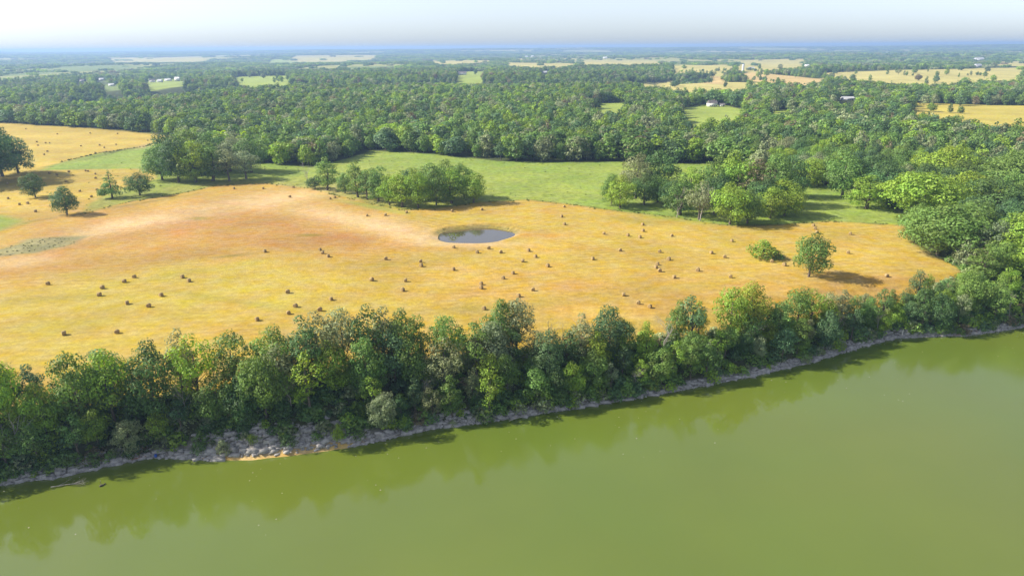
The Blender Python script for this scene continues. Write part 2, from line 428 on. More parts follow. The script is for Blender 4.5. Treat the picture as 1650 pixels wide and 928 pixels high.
# distant patchwork of pasture and stubble
fn = vnoise(gx * 0.8, gy * 0.33, 480, 91, 2); f2 = vnoise(gx, gy, 900, 95, 2)[:, None]
FARFIELD = (fn > 0.55 + 0.06 * (gx < 0)) & (rr > 2500)
patchc = FC['g'] * f2 + FC['s'] * (1 - f2)
col[FARFIELD] = patchc[FARFIELD]
for poly, c in FARP:
    px = [p[0] for p in poly]; py = [p[1] for p in poly]
    m = (gx > min(px) - 60) & (gx < max(px) + 60) & (gy > min(py) * 0.72 - 60) & (gy < max(py) + 60)
    if not m.any(): continue
    d = np.zeros(len(gx)); 
    for f in (0.0, 0.5, 1.0):                          # the open ground reaches as far as the view over the nearest crowns does
        s_ = (ZC - gz[m]) / np.maximum(ZC - gz[m] - 14 * f, 5); d[m] = np.maximum(d[m], np.clip(sdf(poly, *ragged(gx[m] * s_, gy[m] * s_)) / 6 + 0.5, 0, 1))
    blend(d, FC[c] * (0.8 + 0.4 * vnoise(gx, gy * 0.5, 70, 311, 3)[:, None]))
near = (gy > 60) & (gy < 1300) & (np.abs(gx) < 1500)
def mask(poly, soft=1.6, wob=1.0):
    d = np.zeros(len(gx)); dd = sdf(poly, gx[near], gy[near]) + warp[near] * wob * 0.5
    d[near] = np.clip(dd / soft * 0.5 + 0.5, 0, 1); return d
mm = mask(P_MEAD, 2); mn = vnoise(gx, gy, 26, 51, 4)[:, None]
blend(mm, MEADOW * (1 - mn) + MEADOW2 * mn); cls[mm > 0.5] = 2
for P, base in ((P_UPHAY, YELLOW * 1.04), (P_LOHAY, YELLOW)):
    k = mask(P); n1 = vnoise(gx * 0.6, gy * 1.6, 40, 57, 3)[:, None]
    blend(k, base * (0.75 + 0.5 * n1)); cls[k > 0.5] = 1; swg = np.maximum(swg, k * 0.55)
k = mask(P_MAIN); n1 = vnoise(gx * 0.5, gy * 1.5, 45, 63, 4)[:, None]
blend(k, GOLD * n1 + YELLOW * (1 - n1)); cls[k > 0.5] = 1; swg = np.maximum(swg, k * 0.9)
# soil and stubble differences across the hay field: (pixel, half-size, tilt, colour, weight)
SPOTS = [((290, 360), (330, 42), -0.07, TAN, 0.9), ((60, 430), (170, 34), -0.14, TAN, 0.9), ((520, 385), (180, 34), 0.05, TAN, 0.9), ((330, 405), (190, 20), -0.12, TAN * 0.92, 0.6),
         ((235, 357), (120, 11), -0.16, PALE, 0.85), ((430, 322), (110, 12), -0.12, PALE, 0.75), ((560, 352), (120, 12), 0.16, PALE, 0.8), ((645, 372), (70, 12), 0.2, PALE, 0.75), ((30, 422), (60, 9), -0.1, PALE, 0.7),
         ((160, 372), (60, 8), -0.3, PALE, 0.6), ((690, 385), (60, 6), 0.1, PALE, 0.6), ((765, 393), (80, 5), 0.0, PALE, 0.8), ((870, 378), (60, 8), 0, TAN * 1.15, 0.5), ((380, 300), (60, 7), -0.05, TAN, 0.4),
         ((420, 465), (240, 40), 0.06, OLIVE * 1.25, 0.42), ((120, 490), (200, 45), -0.03, OLIVE * 1.3, 0.40), ((330, 478), (170, 5), 0.15, OLIVE, 0.7), ((100, 480), (130, 5), -0.06, OLIVE, 0.6), ((330, 435), (190, 5), -0.17, OLIVE, 0.5),
         ((1020, 470), (230, 6), -0.10, OLIVE, 0.45), ((900, 490), (180, 5), -0.08, OLIVE, 0.5), ((760, 497), (110, 5), -0.05, OLIVE, 0.5), ((730, 420), (180, 8), -0.02, OLIVE * 1.2, 0.3), ((100, 560), (200, 40), 0, OLIVE * 1.25, 0.35),
         ((1180, 470), (200, 30), -0.05, TAN * 1.05, 0.35), ((1400, 460), (120, 25), 0.0, TAN * 1.1, 0.4), ((1030, 357), (50, 5), 0.1, OLIVE * 0.8, 0.6), ((870, 470), (240, 40), 0, TAN * 1.05, 0.3), ((760, 352), (90, 6), 0, OLIVE * 1.2, 0.4),
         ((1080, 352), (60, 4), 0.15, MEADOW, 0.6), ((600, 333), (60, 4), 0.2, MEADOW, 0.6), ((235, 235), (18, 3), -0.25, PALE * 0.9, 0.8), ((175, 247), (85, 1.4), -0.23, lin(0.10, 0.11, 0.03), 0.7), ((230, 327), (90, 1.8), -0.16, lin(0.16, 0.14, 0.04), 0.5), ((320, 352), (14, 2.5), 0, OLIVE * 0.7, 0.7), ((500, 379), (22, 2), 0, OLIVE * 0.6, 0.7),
         ((375, 412), (30, 2), -0.1, OLIVE * 0.6, 0.7)]
gpx, gpy = np.full(len(gx), -9999.0), np.full(len(gx), -9999.0)
front = gy > 90
gpx[front], gpy[front] = project(gx[front], gy[front], gz[front])
spn = 0.55 + 0.9 * vnoise(gx, gy, 18, 77, 4)
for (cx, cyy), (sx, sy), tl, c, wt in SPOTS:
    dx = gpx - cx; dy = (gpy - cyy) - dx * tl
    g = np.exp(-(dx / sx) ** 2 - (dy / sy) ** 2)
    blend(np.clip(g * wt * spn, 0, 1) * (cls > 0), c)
k = mask(P_BRUSH); n1 = vnoise(gx, gy, 5, 87, 3)[:, None]; blend(k, lin(0.13, 0.13, 0.06) * (1 - n1) + lin(0.34, 0.30, 0.13) * n1); swg *= 1 - k
k = mask(P_LEFTGRN, 3); blend(k * 0.8, MEADOW)
m = (np.abs(gx - POND_C.x) < 60) & (np.abs(gy - POND_C.y) < 60)
pr = np.full(len(gx), 9.0); pr[m] = pond_r(gx[m], gy[m]); back = sstep(-0.3, 0.3, (gy - POND_C.y) / POND_RY)
blend((1 - sstep(1.06, 1.2, pr)) * back * 0.75, lin(0.20, 0.18, 0.055)); blend((1 - sstep(1.03, 1.12, pr)) * (1 - back), PALE)
# river bank
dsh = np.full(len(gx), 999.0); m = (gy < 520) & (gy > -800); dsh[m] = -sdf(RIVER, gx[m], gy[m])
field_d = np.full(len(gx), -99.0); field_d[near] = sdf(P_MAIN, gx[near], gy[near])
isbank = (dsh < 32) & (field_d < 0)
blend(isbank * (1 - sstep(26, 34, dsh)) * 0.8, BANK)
ledge = np.exp(-((gpx - 440) / 130) ** 2); rim_n = 2.4 * vnoise(gx, gy, 16, 113, 2)
blend(isbank * (1 - sstep(0.5 + rim_n * 0.6 + 2.2 * ledge, 1.4 + rim_n + 4 * ledge, dsh + warp * 0.3)), ROCKY)
sdist = line_dist([SAND_A, ((SAND_A[0] + SAND_B[0]) / 2, (SAND_A[1] + SAND_B[1]) / 2 - 1.0), SAND_B], gx, gy)
blend((1 - sstep(2.6, 3.8, sdist)) * (1 - sstep(1.3, 2.2, dsh + warp * 0.3)), SAND)
cls[isbank & (cls == 0)] = 3
# rows: across the view, bending round the pond and following the far edge
ang = math.radians(7)
phase = gy * math.cos(ang) - gx * math.sin(ang) + 26 * np.exp(-((gx - POND_C.x) ** 2 + (gy - POND_C.y - 8) ** 2) / 34 ** 2) - 0.0011 * (gx - 60) ** 2 * sstep(60, 200, gx) + 10 * vnoise(gx, gy, 90, 41, 2)
swath = np.stack([phase, swg, (cls == 2).astype(float)], 1)

VERT = np.stack([gx, gy, gz], 1)
ii, jj = np.meshgrid(np.arange(NX - 1), np.arange(NY - 1)); q = (jj * NX + ii).ravel()
QUAD = np.stack([q, q + 1, q + NX + 1, q + NX], 1)
fc = cls[QUAD]; fcls = np.where((fc == fc[:, :1]).all(1), fc[:, 0], fc.max(1))
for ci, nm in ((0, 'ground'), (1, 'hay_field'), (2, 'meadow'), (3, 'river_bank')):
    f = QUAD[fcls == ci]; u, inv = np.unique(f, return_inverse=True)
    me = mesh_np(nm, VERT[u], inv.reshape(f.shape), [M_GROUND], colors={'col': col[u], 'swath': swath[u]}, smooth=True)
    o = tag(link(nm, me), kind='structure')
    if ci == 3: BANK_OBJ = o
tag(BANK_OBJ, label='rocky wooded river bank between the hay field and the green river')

def grid_sheet(name, x0, x1, y0, y1, nx, ny, z, mat):
    xs, ys = np.linspace(x0, x1, nx), np.linspace(y0, y1, ny); a, b = np.meshgrid(xs, ys)
    v = np.stack([a.ravel(), b.ravel(), np.full(a.size, z)], 1)
    i, j = np.meshgrid(np.arange(nx - 1), np.arange(ny - 1)); q = (j * nx + i).ravel()
    return link(name, mesh_np(name, v, np.stack([q, q + 1, q + nx + 1, q + nx], 1), [mat], smooth=True))
river = tag(grid_sheet('river', -1500, 1500, -420, 420, 40, 20, WATER, M_WATER), 'murky olive green river', kind='structure')
vs = [(POND_C.x, POND_C.y, POND_Z)]; fs = []
for k in range(72):
    a = 2 * math.pi * k / 72; vs.append((POND_C.x + 1.07 * POND_RX * math.cos(a), POND_C.y + 1.07 * POND_RY * math.sin(a), POND_Z)); fs.append((0, 1 + k, 1 + (k + 1) % 72))
tag(link('pond', mesh_np('pond', vs, fs, [M_POND])), 'oval farm pond in the hay field', kind='structure')

# ------------------------------------------------------------------ trees
def leaf_cloud(rng, clumps, density, size, flat=0.25):
    """leaf faces over the outside of each clump: clumps = [(x, y, z, r)], density = leaves per square metre of clump"""
    P, N, S = [], [], []
    cen = np.array([c[:3] for c in clumps]).mean(0)
    for (x, y, z, r) in clumps:
        k = max(12, int(density * 4 * math.pi * r * r * 0.8))
        d = rng.normal(size=(k, 3)); d /= np.linalg.norm(d, axis=1)[:, None]
        keep = (d[:, 2] > -0.55) | (rng.random(k) < 0.35); d = d[keep]; k = len(d)
        rad = r * (0.68 + 0.36 * rng.random(k) ** 0.7) * (1 + 0.22 * np.sin(d[:, 0] * 5 + x * 3) * np.sin(d[:, 1] * 5 + y * 3))
        p = np.array([x, y, z]) + d * rad[:, None] * np.array([1, 1, 0.82])
        out = p - cen; out /= np.linalg.norm(out, axis=1)[:, None] + 1e-6
        nn = d * 0.7 + out * 0.35 + np.array([0, 0, flat]) + rng.normal(size=(k, 3)) * 0.42
        P.append(p); N.append(nn); S.append(np.full(k, rng.random()))
    P = np.concatenate(P); N = np.concatenate(N); N /= np.linalg.norm(N, axis=1)[:, None]; S = np.concatenate(S)
    k = len(P); t = rng.normal(size=(k, 3)); t -= N * (t * N).sum(1)[:, None]; t /= np.linalg.norm(t, axis=1)[:, None]; b = np.cross(N, t)
    s = size * (0.6 + 0.8 * rng.random(k))[:, None]
    v = np.stack([P - t * s, P - b * s * 0.55 + N * s * 0.12, P + t * s, P + b * s * 0.55 + N * s * 0.12], 1).reshape(-1, 3)
    f = np.arange(4 * k).reshape(-1, 4)
    lv = np.stack([np.clip(S * 0.6 + rng.random(k) * 0.4, 0, 1), np.clip(S * 0.35 + rng.random(k) * 0.65, 0, 1), rng.random(k)], 1)
    return v, f, np.repeat(lv, 4, 0)

def clump_set(rng, kind, H, Rr):
    """clump centres inside a crown of height H and radius Rr"""
    out = []
    if kind == 'conifer':
        z = H * 0.18
        while z < H * 0.98:
            t = (z - H * 0.18) / (H * 0.8); rw = Rr * (1 - t) ** 0.8 + 0.15
            for k in range(max(3, int(7 * (1 - t)))):
                a = rng.random() * 6.283; q = rw * (0.55 + 0.4 * rng.random())
                out.append((q * math.cos(a), q * math.sin(a), z + rng.normal() * 0.2, max(0.35, rw * 0.36)))
            z += H * 0.075
        return out
    base = {'round': 0.02, 'tall': 0.0, 'spread': 0.08, 'bush': 0.0, 'open': 0.20, 'thin': 0.22}[kind]
    n = {'round': 36, 'tall': 36, 'spread': 42, 'bush': 18, 'open': 26, 'thin': 18}[kind]
    cz = H * (base + 1) / 2; hz = H * (1 - base) / 2
    lop = rng.normal(size=2) * 0.12 * Rr
    tries = 0
    while len(out) < n and tries < 4000:
        tries += 1
        d = rng.normal(size=3); d /= np.linalg.norm(d); q = 0.42 + 0.42 * rng.random()
        if kind == 'bush': d[2] = abs(d[2])
        t = d[2] * q
        wide = {'round': 1.0 + 0.38 * max(0, -t), 'tall': 1.0 - 0.15 * t + 0.3 * max(0, -t), 'spread': 1.0 + 0.12 * t, 'bush': 1.0, 'open': 1.0, 'thin': 1.0}[kind]
        r = Rr * (0.22 + 0.19 * rng.random()) * (1.0 if kind != 'open' else 0.95)
        x, y = d[0] * q * Rr * wide + lop[0] * t, d[1] * q * Rr * wide + lop[1] * t
        z = cz + t * hz if kind != 'bush' else H * 0.12 + t * H * 0.85
        if any((x - a) ** 2 + (y - b) ** 2 + (z - c) ** 2 < (0.58 * (r + e)) ** 2 for a, b, c, e in out): continue
        out.append((x, y, z, r))
    top = Rr * 0.3
    out.append((lop[0], lop[1], H - top * 0.85, top))
    return out

def trunk_mesh(rng, name, clumps, H, r0, mat, kind):
    vs, fs = [], []
    top = H * (0.9 if kind == 'conifer' else 0.72)
    wob = rng.normal(size=2) * 0.02 * H
    def axis_pt(t): return Vector((wob[0] * math.sin(t * 2.5), wob[1] * math.sin(t * 2.1), t * top))
    n = 7; tube(vs, fs, [axis_pt(i / (n - 1)) - Vector((0, 0, 0.6 if i == 0 else 0)) for i in range(n)], [r0 * (1.35 if i == 0 else 1) * (1 - 0.8 * i / (n - 1)) + 0.03 for i in range(n)], 7)
    if kind != 'conifer':
        for c in sorted(clumps, key=lambda c: -c[3])[:13]:
            e = Vector(c[:3]); t0 = min(0.9, max(0.2, (e.z / top) * 0.6 - 0.05)); s = axis_pt(t0)
            mid = s.lerp(e, 0.5) + Vector((0, 0, -0.06 * (e - s).length)) + Vector(rng.normal(size=3) * 0.15)
            rb = r0 * (0.42 - 0.25 * t0)
            tube(vs, fs, [s, s.lerp(mid, 0.55), mid, e], [rb, rb * 0.8, rb * 0.6, rb * 0.22], 5)
    return mesh_np(name, vs, fs, [mat], smooth=True)

KINDS = {'round': (13.0, 5.0), 'tall': (15.0, 3.7), 'spread': (13.0, 6.2), 'bush': (3.4, 2.6), 'conifer': (12.0, 3.4), 'open': (13.0, 4.6), 'thin': (13.0, 3.2)}
VAR = {}
def build_variants():
    spec = [('round', 6, 8.6, 0.225), ('tall', 4, 8.6, 0.225), ('spread', 3, 7.6, 0.24), ('bush', 3, 12, 0.17), ('conifer', 1, 12.0, 0.21), ('open', 4, 7.2, 0.22), ('thin', 3, 7.6, 0.22)]
    for kind, cnt, dens, size in spec:
        for i in range(cnt):
            rng = np.random.default_rng(hash_seed(kind, i)); H, Rr = KINDS[kind]
            cl = clump_set(rng, kind, H, Rr)
            v, f, lv = leaf_cloud(rng, cl, dens, size)
            crown = mesh_np('crown_' + kind, v, f, [M_LEAF], colors={'leaf': lv})
            tr = trunk_mesh(rng, 'trunk_' + kind, cl, H, 0.12 if kind == 'bush' else H * 0.021, M_BARK, kind)
            VAR.setdefault(kind, []).append((tr, crown, H, 2 * np.percentile(np.abs(v[:, :2]), 98)))
def hash_seed(kind, i): return sum(ord(c) for c in kind) * 31 + i * 101 + 5
build_variants()

def dead_mesh(rng, H, spread, name):
    vs, fs = [], []
    def grow(p, d, L, r, lvl):
        n = 4; pts = [p]; q = p.copy(); dd = d.copy()
        for i in range(n):
            dd = (dd + Vector(rng.normal(size=3) * 0.16) + Vector((0, 0, 0.05))).normalized(); q = q + dd * L / n; pts.append(q.copy())
        tube(vs, fs, pts, [r * (1 - 0.7 * i / n) for i in range(n + 1)], 5 if lvl else 7)
        if lvl < 3:
            k = (6, 4, 3)[lvl]
            for j in range(k):
                t = 0.35 + 0.65 * (j + rng.random()) / k; b = pts[0].lerp(pts[-1], 0) if t <= 0 else pts[min(n, int(t * n))]
                a = rng.random() * 6.283; up = 0.5 + 0.5 * rng.random()
                nd = (d * up + Vector((math.cos(a), math.sin(a), 0.15)) * spread).normalized()
                grow(b.copy(), nd, L * (0.62 - 0.06 * lvl) * (0.7 + 0.5 * rng.random()), r * 0.42, lvl + 1)
    grow(Vector((0, 0, -0.4)), Vector((0, 0, 1)), H * 0.62, H * 0.012, 0)
    me = mesh_np(name, vs, fs, [M_DEAD], smooth=True)
    zz = max(v[2] for v in vs)
    return me, zz
DEAD = [dead_mesh(np.random.default_rng(900 + i), 12, 0.55 + 0.1 * (i % 3), 'bare_branches') for i in range(4)]

TONE = {'mid': (0.142, 0.235, 0.054), 'dark': (0.086, 0.158, 0.048), 'bright': (0.220, 0.330, 0.044), 'yellow': (0.29, 0.34, 0.050), 'grey': (0.235, 0.275, 0.135), 'blue': (0.105, 0.182, 0.076), 'brown': (0.21, 0.18, 0.095)}
TWORD = {'mid': 'green', 'dark': 'dark green', 'bright': 'bright green', 'yellow': 'yellow-green', 'grey': 'grey-green', 'blue': 'deep green', 'brown': 'brownish'}
KWORD = {'round': 'round-crowned tree', 'tall': 'tall narrow tree', 'spread': 'spreading tree', 'bush': 'low leafy shrub', 'conifer': 'pointed conifer', 'open': 'loose-crowned tree', 'thin': 'slender tree'}
def tint(tone, rng=random):
    c = TONE[tone]; v = rng.uniform(0.85, 1.18); h = rng.uniform(-0.08, 0.08)
    return (c[0] * v * (1 + h), c[1] * v, c[2] * v * (1 - h), 1)

TREES = []
def tree(x, y, H, W, kind='round', tone='mid', group=None, zone=None, name=None, label=None, lean=0.0, cat='tree'):
    tr, crown, h0, w0 = random.choice(VAR[kind])
    z = h1(x, y)
    e = bpy.data.objects.new(name or {'bush': 'shrub', 'conifer': 'conifer_tree'}.get(kind, 'tree'), None); C.objects.link(e)
    e.empty_display_size = 0.5
    e.location = (x, y, z - 0.05); e.scale = (W / w0, W / w0 * random.uniform(0.92, 1.08), H / h0); e.rotation_euler = (0, lean, 0)
    t = link('trunk', tr, e); c = link('crown', crown, e)
    rz = random.uniform(0, 6.283); t.rotation_euler = c.rotation_euler = (0, 0, rz)
    c.color = tint(tone)
    tag(e, label, cat, group)
    px, py = project(x, y, z)
    TREES.append(dict(o=e, x=x, y=y, px=px, py=py, H=H, W=W, kind=kind, tone=tone, zone=zone, label=label))
    return e

def dead_tree(x, y, H, label, lean=(0, 0), group='bare dead trees', name='dead_tree', drop=0.0):
    me, zz = random.choice(DEAD); z = h1(x, y) - drop
    o = link(name, me); s = H / zz
    o.location = (x, y, z); o.scale = (s, s, s); o.rotation_euler = (lean[0], lean[1], random.uniform(0, 6.28)); o.rotation_mode = 'XYZ'
    tag(o, label, 'dead tree', group); return o

def px_tree(bx, by, ty, wpx, kind, tone, **k):
    p = at(bx, by); dist = (p - Vector((0, 0, ZC))).length; dep = math.atan2(ZC - p.z, math.hypot(p.x, p.y))
    H = (by - ty) * dist / FPX / math.cos(dep) * 1.0; W = wpx * dist / FPX
    return tree(p.x, p.y, H, W, kind, tone, **k)

OCC = []      # occupied spots for scatter: (x, y, r)
def free(x, y, r): return all((x - a) ** 2 + (y - b) ** 2 > (0.5 * (r + c)) ** 2 for a, b, c in OCC)
# ---- single trees and groves, each traced from where it stands
px_tree(57, 318, 286, 27, 'round', 'dark', label='small bushy tree left of the others in the yellow field')
px_tree(108, 346, 308, 33, 'round', 'dark', label='dark tree at the edge of the tan field, casting a level shadow')
px_tree(181, 319, 280, 30, 'conifer', 'mid', label='small pointed conifer beside the round tree on the green patch')
px_tree(226, 315, 282, 38, 'round', 'dark', label='neat round dark tree on the green patch beside the conifer')
px_tree(1303, 446, 379, 52, 'round', 'mid', label='lone rounded tree in the hay field with an oval shadow', lean=0.07)
px_tree(1232, 416, 389, 50, 'bush', 'bright', label='bright green bush in the hay field left of the lone tree', cat='bush', name='bush')
px_tree(1250, 417, 405, 26, 'bush', 'dark', label='small dark shrub tucked against the bright field bush', cat='bush', name='bush')

G_LEFT = [(4, 284, 222, 48, 'round', 'blue'), (-22, 294, 222, 60, 'round', 'dark'), (30, 279, 240, 34, 'round', 'blue'), (-60, 300, 230, 60, 'round', 'dark')]
G_A = [(262, 290, 240, 40, 'round', 'mid'), (288, 294, 232, 40, 'round', 'dark'), (316, 294, 234, 40, 'round', 'bright'), (343, 292, 236, 36, 'tall', 'mid'), (370, 292, 246, 34, 'open', 'grey'), (397, 289, 246, 36, 'open', 'grey'),
       (278, 280, 222, 40, 'round', 'dark'), (308, 276, 216, 42, 'round', 'mid'), (340, 274, 220, 42, 'round', 'mid'), (372, 276, 226, 40, 'round', 'grey'), (405, 278, 228, 40, 'open', 'mid'), (330, 283, 228, 38, 'round', 'mid'), (252, 278, 246, 26, 'round', 'mid')]
G_B = [(527, 307, 256, 28, 'tall', 'mid'), (508, 304, 284, 22, 'round', 'dark'), (556, 312, 280, 20, 'round', 'mid'), (577, 318, 262, 28, 'tall', 'mid'), (592, 322, 276, 24, 'thin', 'mid'), (610, 325, 270, 28, 'tall', 'mid'), (628, 331, 283, 28, 'round', 'bright'),
       (648, 334, 276, 32, 'tall', 'bright'), (674, 335, 272, 36, 'round', 'bright'), (703, 331, 276, 32, 'round', 'mid'), (728, 328, 272, 34, 'tall', 'bright'), (763, 327, 279, 36, 'round', 'bright'), (690, 322, 264, 36, 'round', 'mid'), (722, 318, 258, 40, 'round', 'mid'),
       (748, 320, 264, 34, 'round', 'mid'), (662, 322, 272, 32, 'round', 'dark'), (602, 314, 272, 26, 'tall', 'mid')]
G_C = [(999, 335, 284, 36, 'round', 'bright'), (985, 330, 282, 28, 'round', 'mid'), (1060, 326, 285, 42, 'round', 'mid'), (1095, 346, 282, 38, 'tall', 'mid'), (1126, 354, 295, 36, 'open', 'grey'), (1176, 362, 297, 48, 'round', 'bright'), (1204, 360, 308, 38, 'round', 'mid'),
       (1240, 352, 306, 36, 'round', 'bright'), (1264, 348, 294, 46, 'round', 'bright'), (1024, 320, 250, 42, 'open', 'grey'), (1060, 316, 246, 44, 'round', 'dark'), (1038, 330, 280, 36, 'round', 'dark'), (1150, 345, 285, 38, 'round', 'dark'), (1152, 330, 258, 44, 'round', 'mid'),
       (1184, 330, 250, 52, 'round', 'bright'), (1214, 332, 263, 46, 'open', 'brown'), (1246, 332, 256, 48, 'round', 'mid'), (1272, 318, 257, 42, 'round', 'dark'), (1110, 328, 272, 38, 'tall', 'bright'), (1228, 344, 286, 38, 'round', 'dark'), (1080, 336, 290, 30, 'round', 'dark')]
G_D = [(1302, 300, 259, 46, 'round', 'bright'), (1330, 296, 256, 40, 'round', 'mid'), (1357, 317, 251, 48, 'round', 'mid'), (1396, 336, 288, 44, 'tall', 'bright'), (1428, 330, 300, 40, 'round', 'dark'), (1398, 312, 254, 48, 'round', 'dark'), (1425, 322, 270, 50, 'round', 'dark')]
G_E = [(1480, 355, 288, 82, 'spread', 'bright'), (1545, 342, 288, 56, 'round', 'bright'), (1512, 412, 340, 86, 'spread', 'mid'), (1560, 390, 335, 62, 'round', 'mid'), (1485, 390, 350, 50, 'round', 'mid'), (1555, 432, 397, 28, 'bush', 'grey'), (1582, 434, 405, 32, 'bush', 'brown'), (1598, 420, 367, 46, 'round', 'grey'),
       (1635, 424, 355, 52, 'round', 'bright'), (1650, 395, 330, 60, 'round', 'dark'), (1518, 302, 247, 60, 'spread', 'bright'), (1550, 310, 266, 54, 'round', 'mid'), (1600, 360, 300, 60, 'round', 'dark'), (1690, 430, 350, 60, 'round', 'mid'), (1610, 440, 398, 40, 'round', 'mid'), (1650, 450, 395, 50, 'round', 'bright'), (1640, 320, 262, 70, 'spread', 'mid')]
for lst, gname, zone in ((G_LEFT, 'trees at the field corner', 'in the clump at the left frame edge'), (G_A, 'grove beside the green strip', 'in the grove right of the conifer'), (G_B, 'tree clump behind the pond', 'in the tree clump behind the pond'),
                         (G_C, 'grove on the meadow edge', 'in the grove ending the green meadow'), (G_D, 'trees on the small right meadow', 'on the small meadow right of the grove'), (G_E, 'big trees at the hay field corner', 'at the right-hand corner of the hay field')):
    for (bx, by, ty, wp, kd, tn) in lst:
        px_tree(bx, by, ty, wp * 1.22, kd, tn, group=gname, zone=zone)
for t in TREES: OCC.append((t['x'], t['y'], t['W'] * 0.9))

# ---- wooded river bank: dart-thrown stems between the rocks and the field edge, crowns kept to the photographed skyline
SKYL = [(-200, 600), (0, 575), (30, 568), (60, 572), (100, 577), (150, 565), (200, 570), (225, 592), (243, 560), (255, 535), (290, 528), (320, 535), (350, 540), (380, 538), (400, 548), (430, 545), (450, 522), (470, 520), (490, 508), (520, 502), (550, 498), (580, 488),
        (612, 486), (630, 497), (642, 525), (655, 498), (672, 495), (688, 545), (700, 570), (713, 505), (725, 497), (738, 530), (755, 515), (770, 522), (790, 500), (825, 482), (845, 490), (860, 532), (885, 535), (900, 508), (930, 512), (960, 518), (985, 500), (1010, 490), (1030, 500),
        (1050, 532), (1070, 518), (1085, 490), (1110, 482), (1140, 485), (1160, 480), (1178, 452), (1200, 448), (1215, 465), (1230, 492), (1258, 487), (1275, 468), (1300, 455), (1330, 462), (1345, 478), (1375, 456), (1400, 470), (1425, 460), (1445, 455), (1460, 466), (1475, 438), (1490, 440),
        (1500, 456), (1530, 450), (1560, 440), (1600, 436), (1650, 425), (1900, 400)]
SKX = [a for a, _ in SKYL]; SKY = [b for _, b in SKYL]
def d_shore(x, y): return float(-sdf(RIVER, np.array([x]), np.array([y]))[0])
def d_field(x, y): return float(sdf(P_MAIN, np.array([x]), np.array([y]))[0])
for a_, b_ in ((880, 578), (903, 574), (698, 590), (690, 596), (935, 565), (1068, 572), (232, 640)):
    p_ = at(a_, b_); OCC.append((p_.x, p_.y, 6.0))
bank_pts = []
cand = RNG.uniform((-170, 105), (270, 330), (26000, 2))
ds = -sdf(RIVER, cand[:, 0], cand[:, 1]); df = sdf(P_MAIN, cand[:, 0], cand[:, 1])
cp = project(cand[:, 0], cand[:, 1], height(cand[:, 0], cand[:, 1]))
ok = (ds > 2.0) & (ds < 46) & (df < -0.5) & (cp[0] > -90) & (cp[0] < 1740)
for (x, y), d, f, pxx in zip(cand[ok], ds[ok], df[ok], cp[0][ok]):
    r = 4.3 if d > 8 else 3.9
    if 300 < pxx < 600 and d < 7.5: continue
    if pxx > 1560 or pxx < 0: r = 6.5
    if any((x - a) ** 2 + (y - b) ** 2 < r * r for a, b, *_ in bank_pts): continue
    if not free(x, y, 3.0): continue
    bank_pts.append((x, y, d, f))
def bank_zone(px):
    for lim, ph in ((110, 'at the left frame edge'), (235, 'left of the blue drum'), (345, 'right of the blue drum'), (465, 'above the sand strip start'), (580, 'above the sand strip end'), (700, 'just left of the pond'), (830, 'below the pond'),
                    (960, 'below the bare forked tree'), (1060, 'above the drift log'), (1160, 'right of the drift log'), (1270, 'below the field bush'), (1380, 'below the lone tree'), (1500, 'near the shoreline snag'), (1800, 'at the right bank end')):
        if px < lim: return ph
cnt = 0
for (x, y, d, f) in bank_pts:
    z = h1(x, y); px, py = project(x, y, z); sk = float(np.interp(px, SKX, SKY))
    rim = f > -7
    hmax = 0.0
    # tallest height that stays under the skyline here
    for h in np.arange(2.0, 22, 0.5):
        if project(x, y, z + h)[1] < sk + random.uniform(-4, 6): break
        hmax = h
    if d < 7: H = random.uniform(6.5, 11)
    elif rim: H = hmax * random.uniform(0.86, 1.03) if random.random() < 0.8 else hmax * random.uniform(0.55, 0.8)
    else: H = random.uniform(10.5, 16)
    H = min(H, hmax, 17.5) * 1.14
    if H < 3.2: continue
    kd = random.choices(['round', 'tall', 'open', 'thin', 'spread'], [3.4, 2.8, 3.6, 2.0, 0.3])[0]
    W = {'round': 0.66, 'tall': 0.48, 'open': 0.66, 'thin': 0.5, 'spread': 0.8}[kd] * H * random.uniform(0.85, 1.1); W = min(max(W, 4.2), 10.5)
    tn = random.choices(['mid', 'dark', 'bright', 'yellow', 'grey', 'blue'], [5, 1.8, 2.2 + (1.3 if px > 800 else 0), 0.3, 3.0, 1.8])[0]
    row = 'low on the bank' if d < 7 else ('at field edge' if rim else 'midway up bank')
    tree(x, y, H, W, kd, tn, group='trees on the wooded river bank', zone=(row, bank_zone(px)), lean=random.uniform(-0.05, 0.05)); cnt += 1
    OCC.append((x, y, W))
print('bank trees', cnt)
# shrubs on the rocks
SH = [(35, 735, 'bright'), (62, 738, 'bright'), (120, 748, 'mid'), (175, 735, 'yellow'), (320, 712, 'mid'), (408, 718, 'yellow'), (410, 705, 'bright'), (382, 690, 'bright'), (512, 716, 'yellow'), (545, 695, 'bright'), (555, 705, 'mid'), (648, 675, 'bright'), (785, 660, 'grey'), (850, 648, 'yellow'), (925, 640, 'yellow'),
      (940, 645, 'mid'), (975, 620, 'mid'), (1005, 625, 'yellow'), (1050, 612, 'yellow'), (1100, 612, 'bright'), (1190, 590, 'mid'), (1255, 580, 'bright'), (1325, 560, 'yellow'), (1330, 568, 'yellow'), (1375, 543, 'mid'), (1505, 530, 'mid'), (1520, 532, 'bright'), (1555, 530, 'bright'), (1560, 520, 'yellow'), (880, 655, 'mid'),
      (750, 672, 'mid'), (700, 680, 'grey'), (250, 722, 'mid'), (140, 742, 'grey'), (600, 695, 'mid'), (465, 705, 'dark'), (360, 715, 'grey'), (1150, 600, 'dark'), (1290, 572, 'mid'), (1430, 530, 'mid'), (1460, 528, 'dark'), (1600, 520, 'mid'), (1625, 515, 'dark'), (90, 750, 'dark'), (10, 760, 'dark'), (210, 728, 'grey'), (820, 660, 'dark'), (1040, 622, 'dark')]
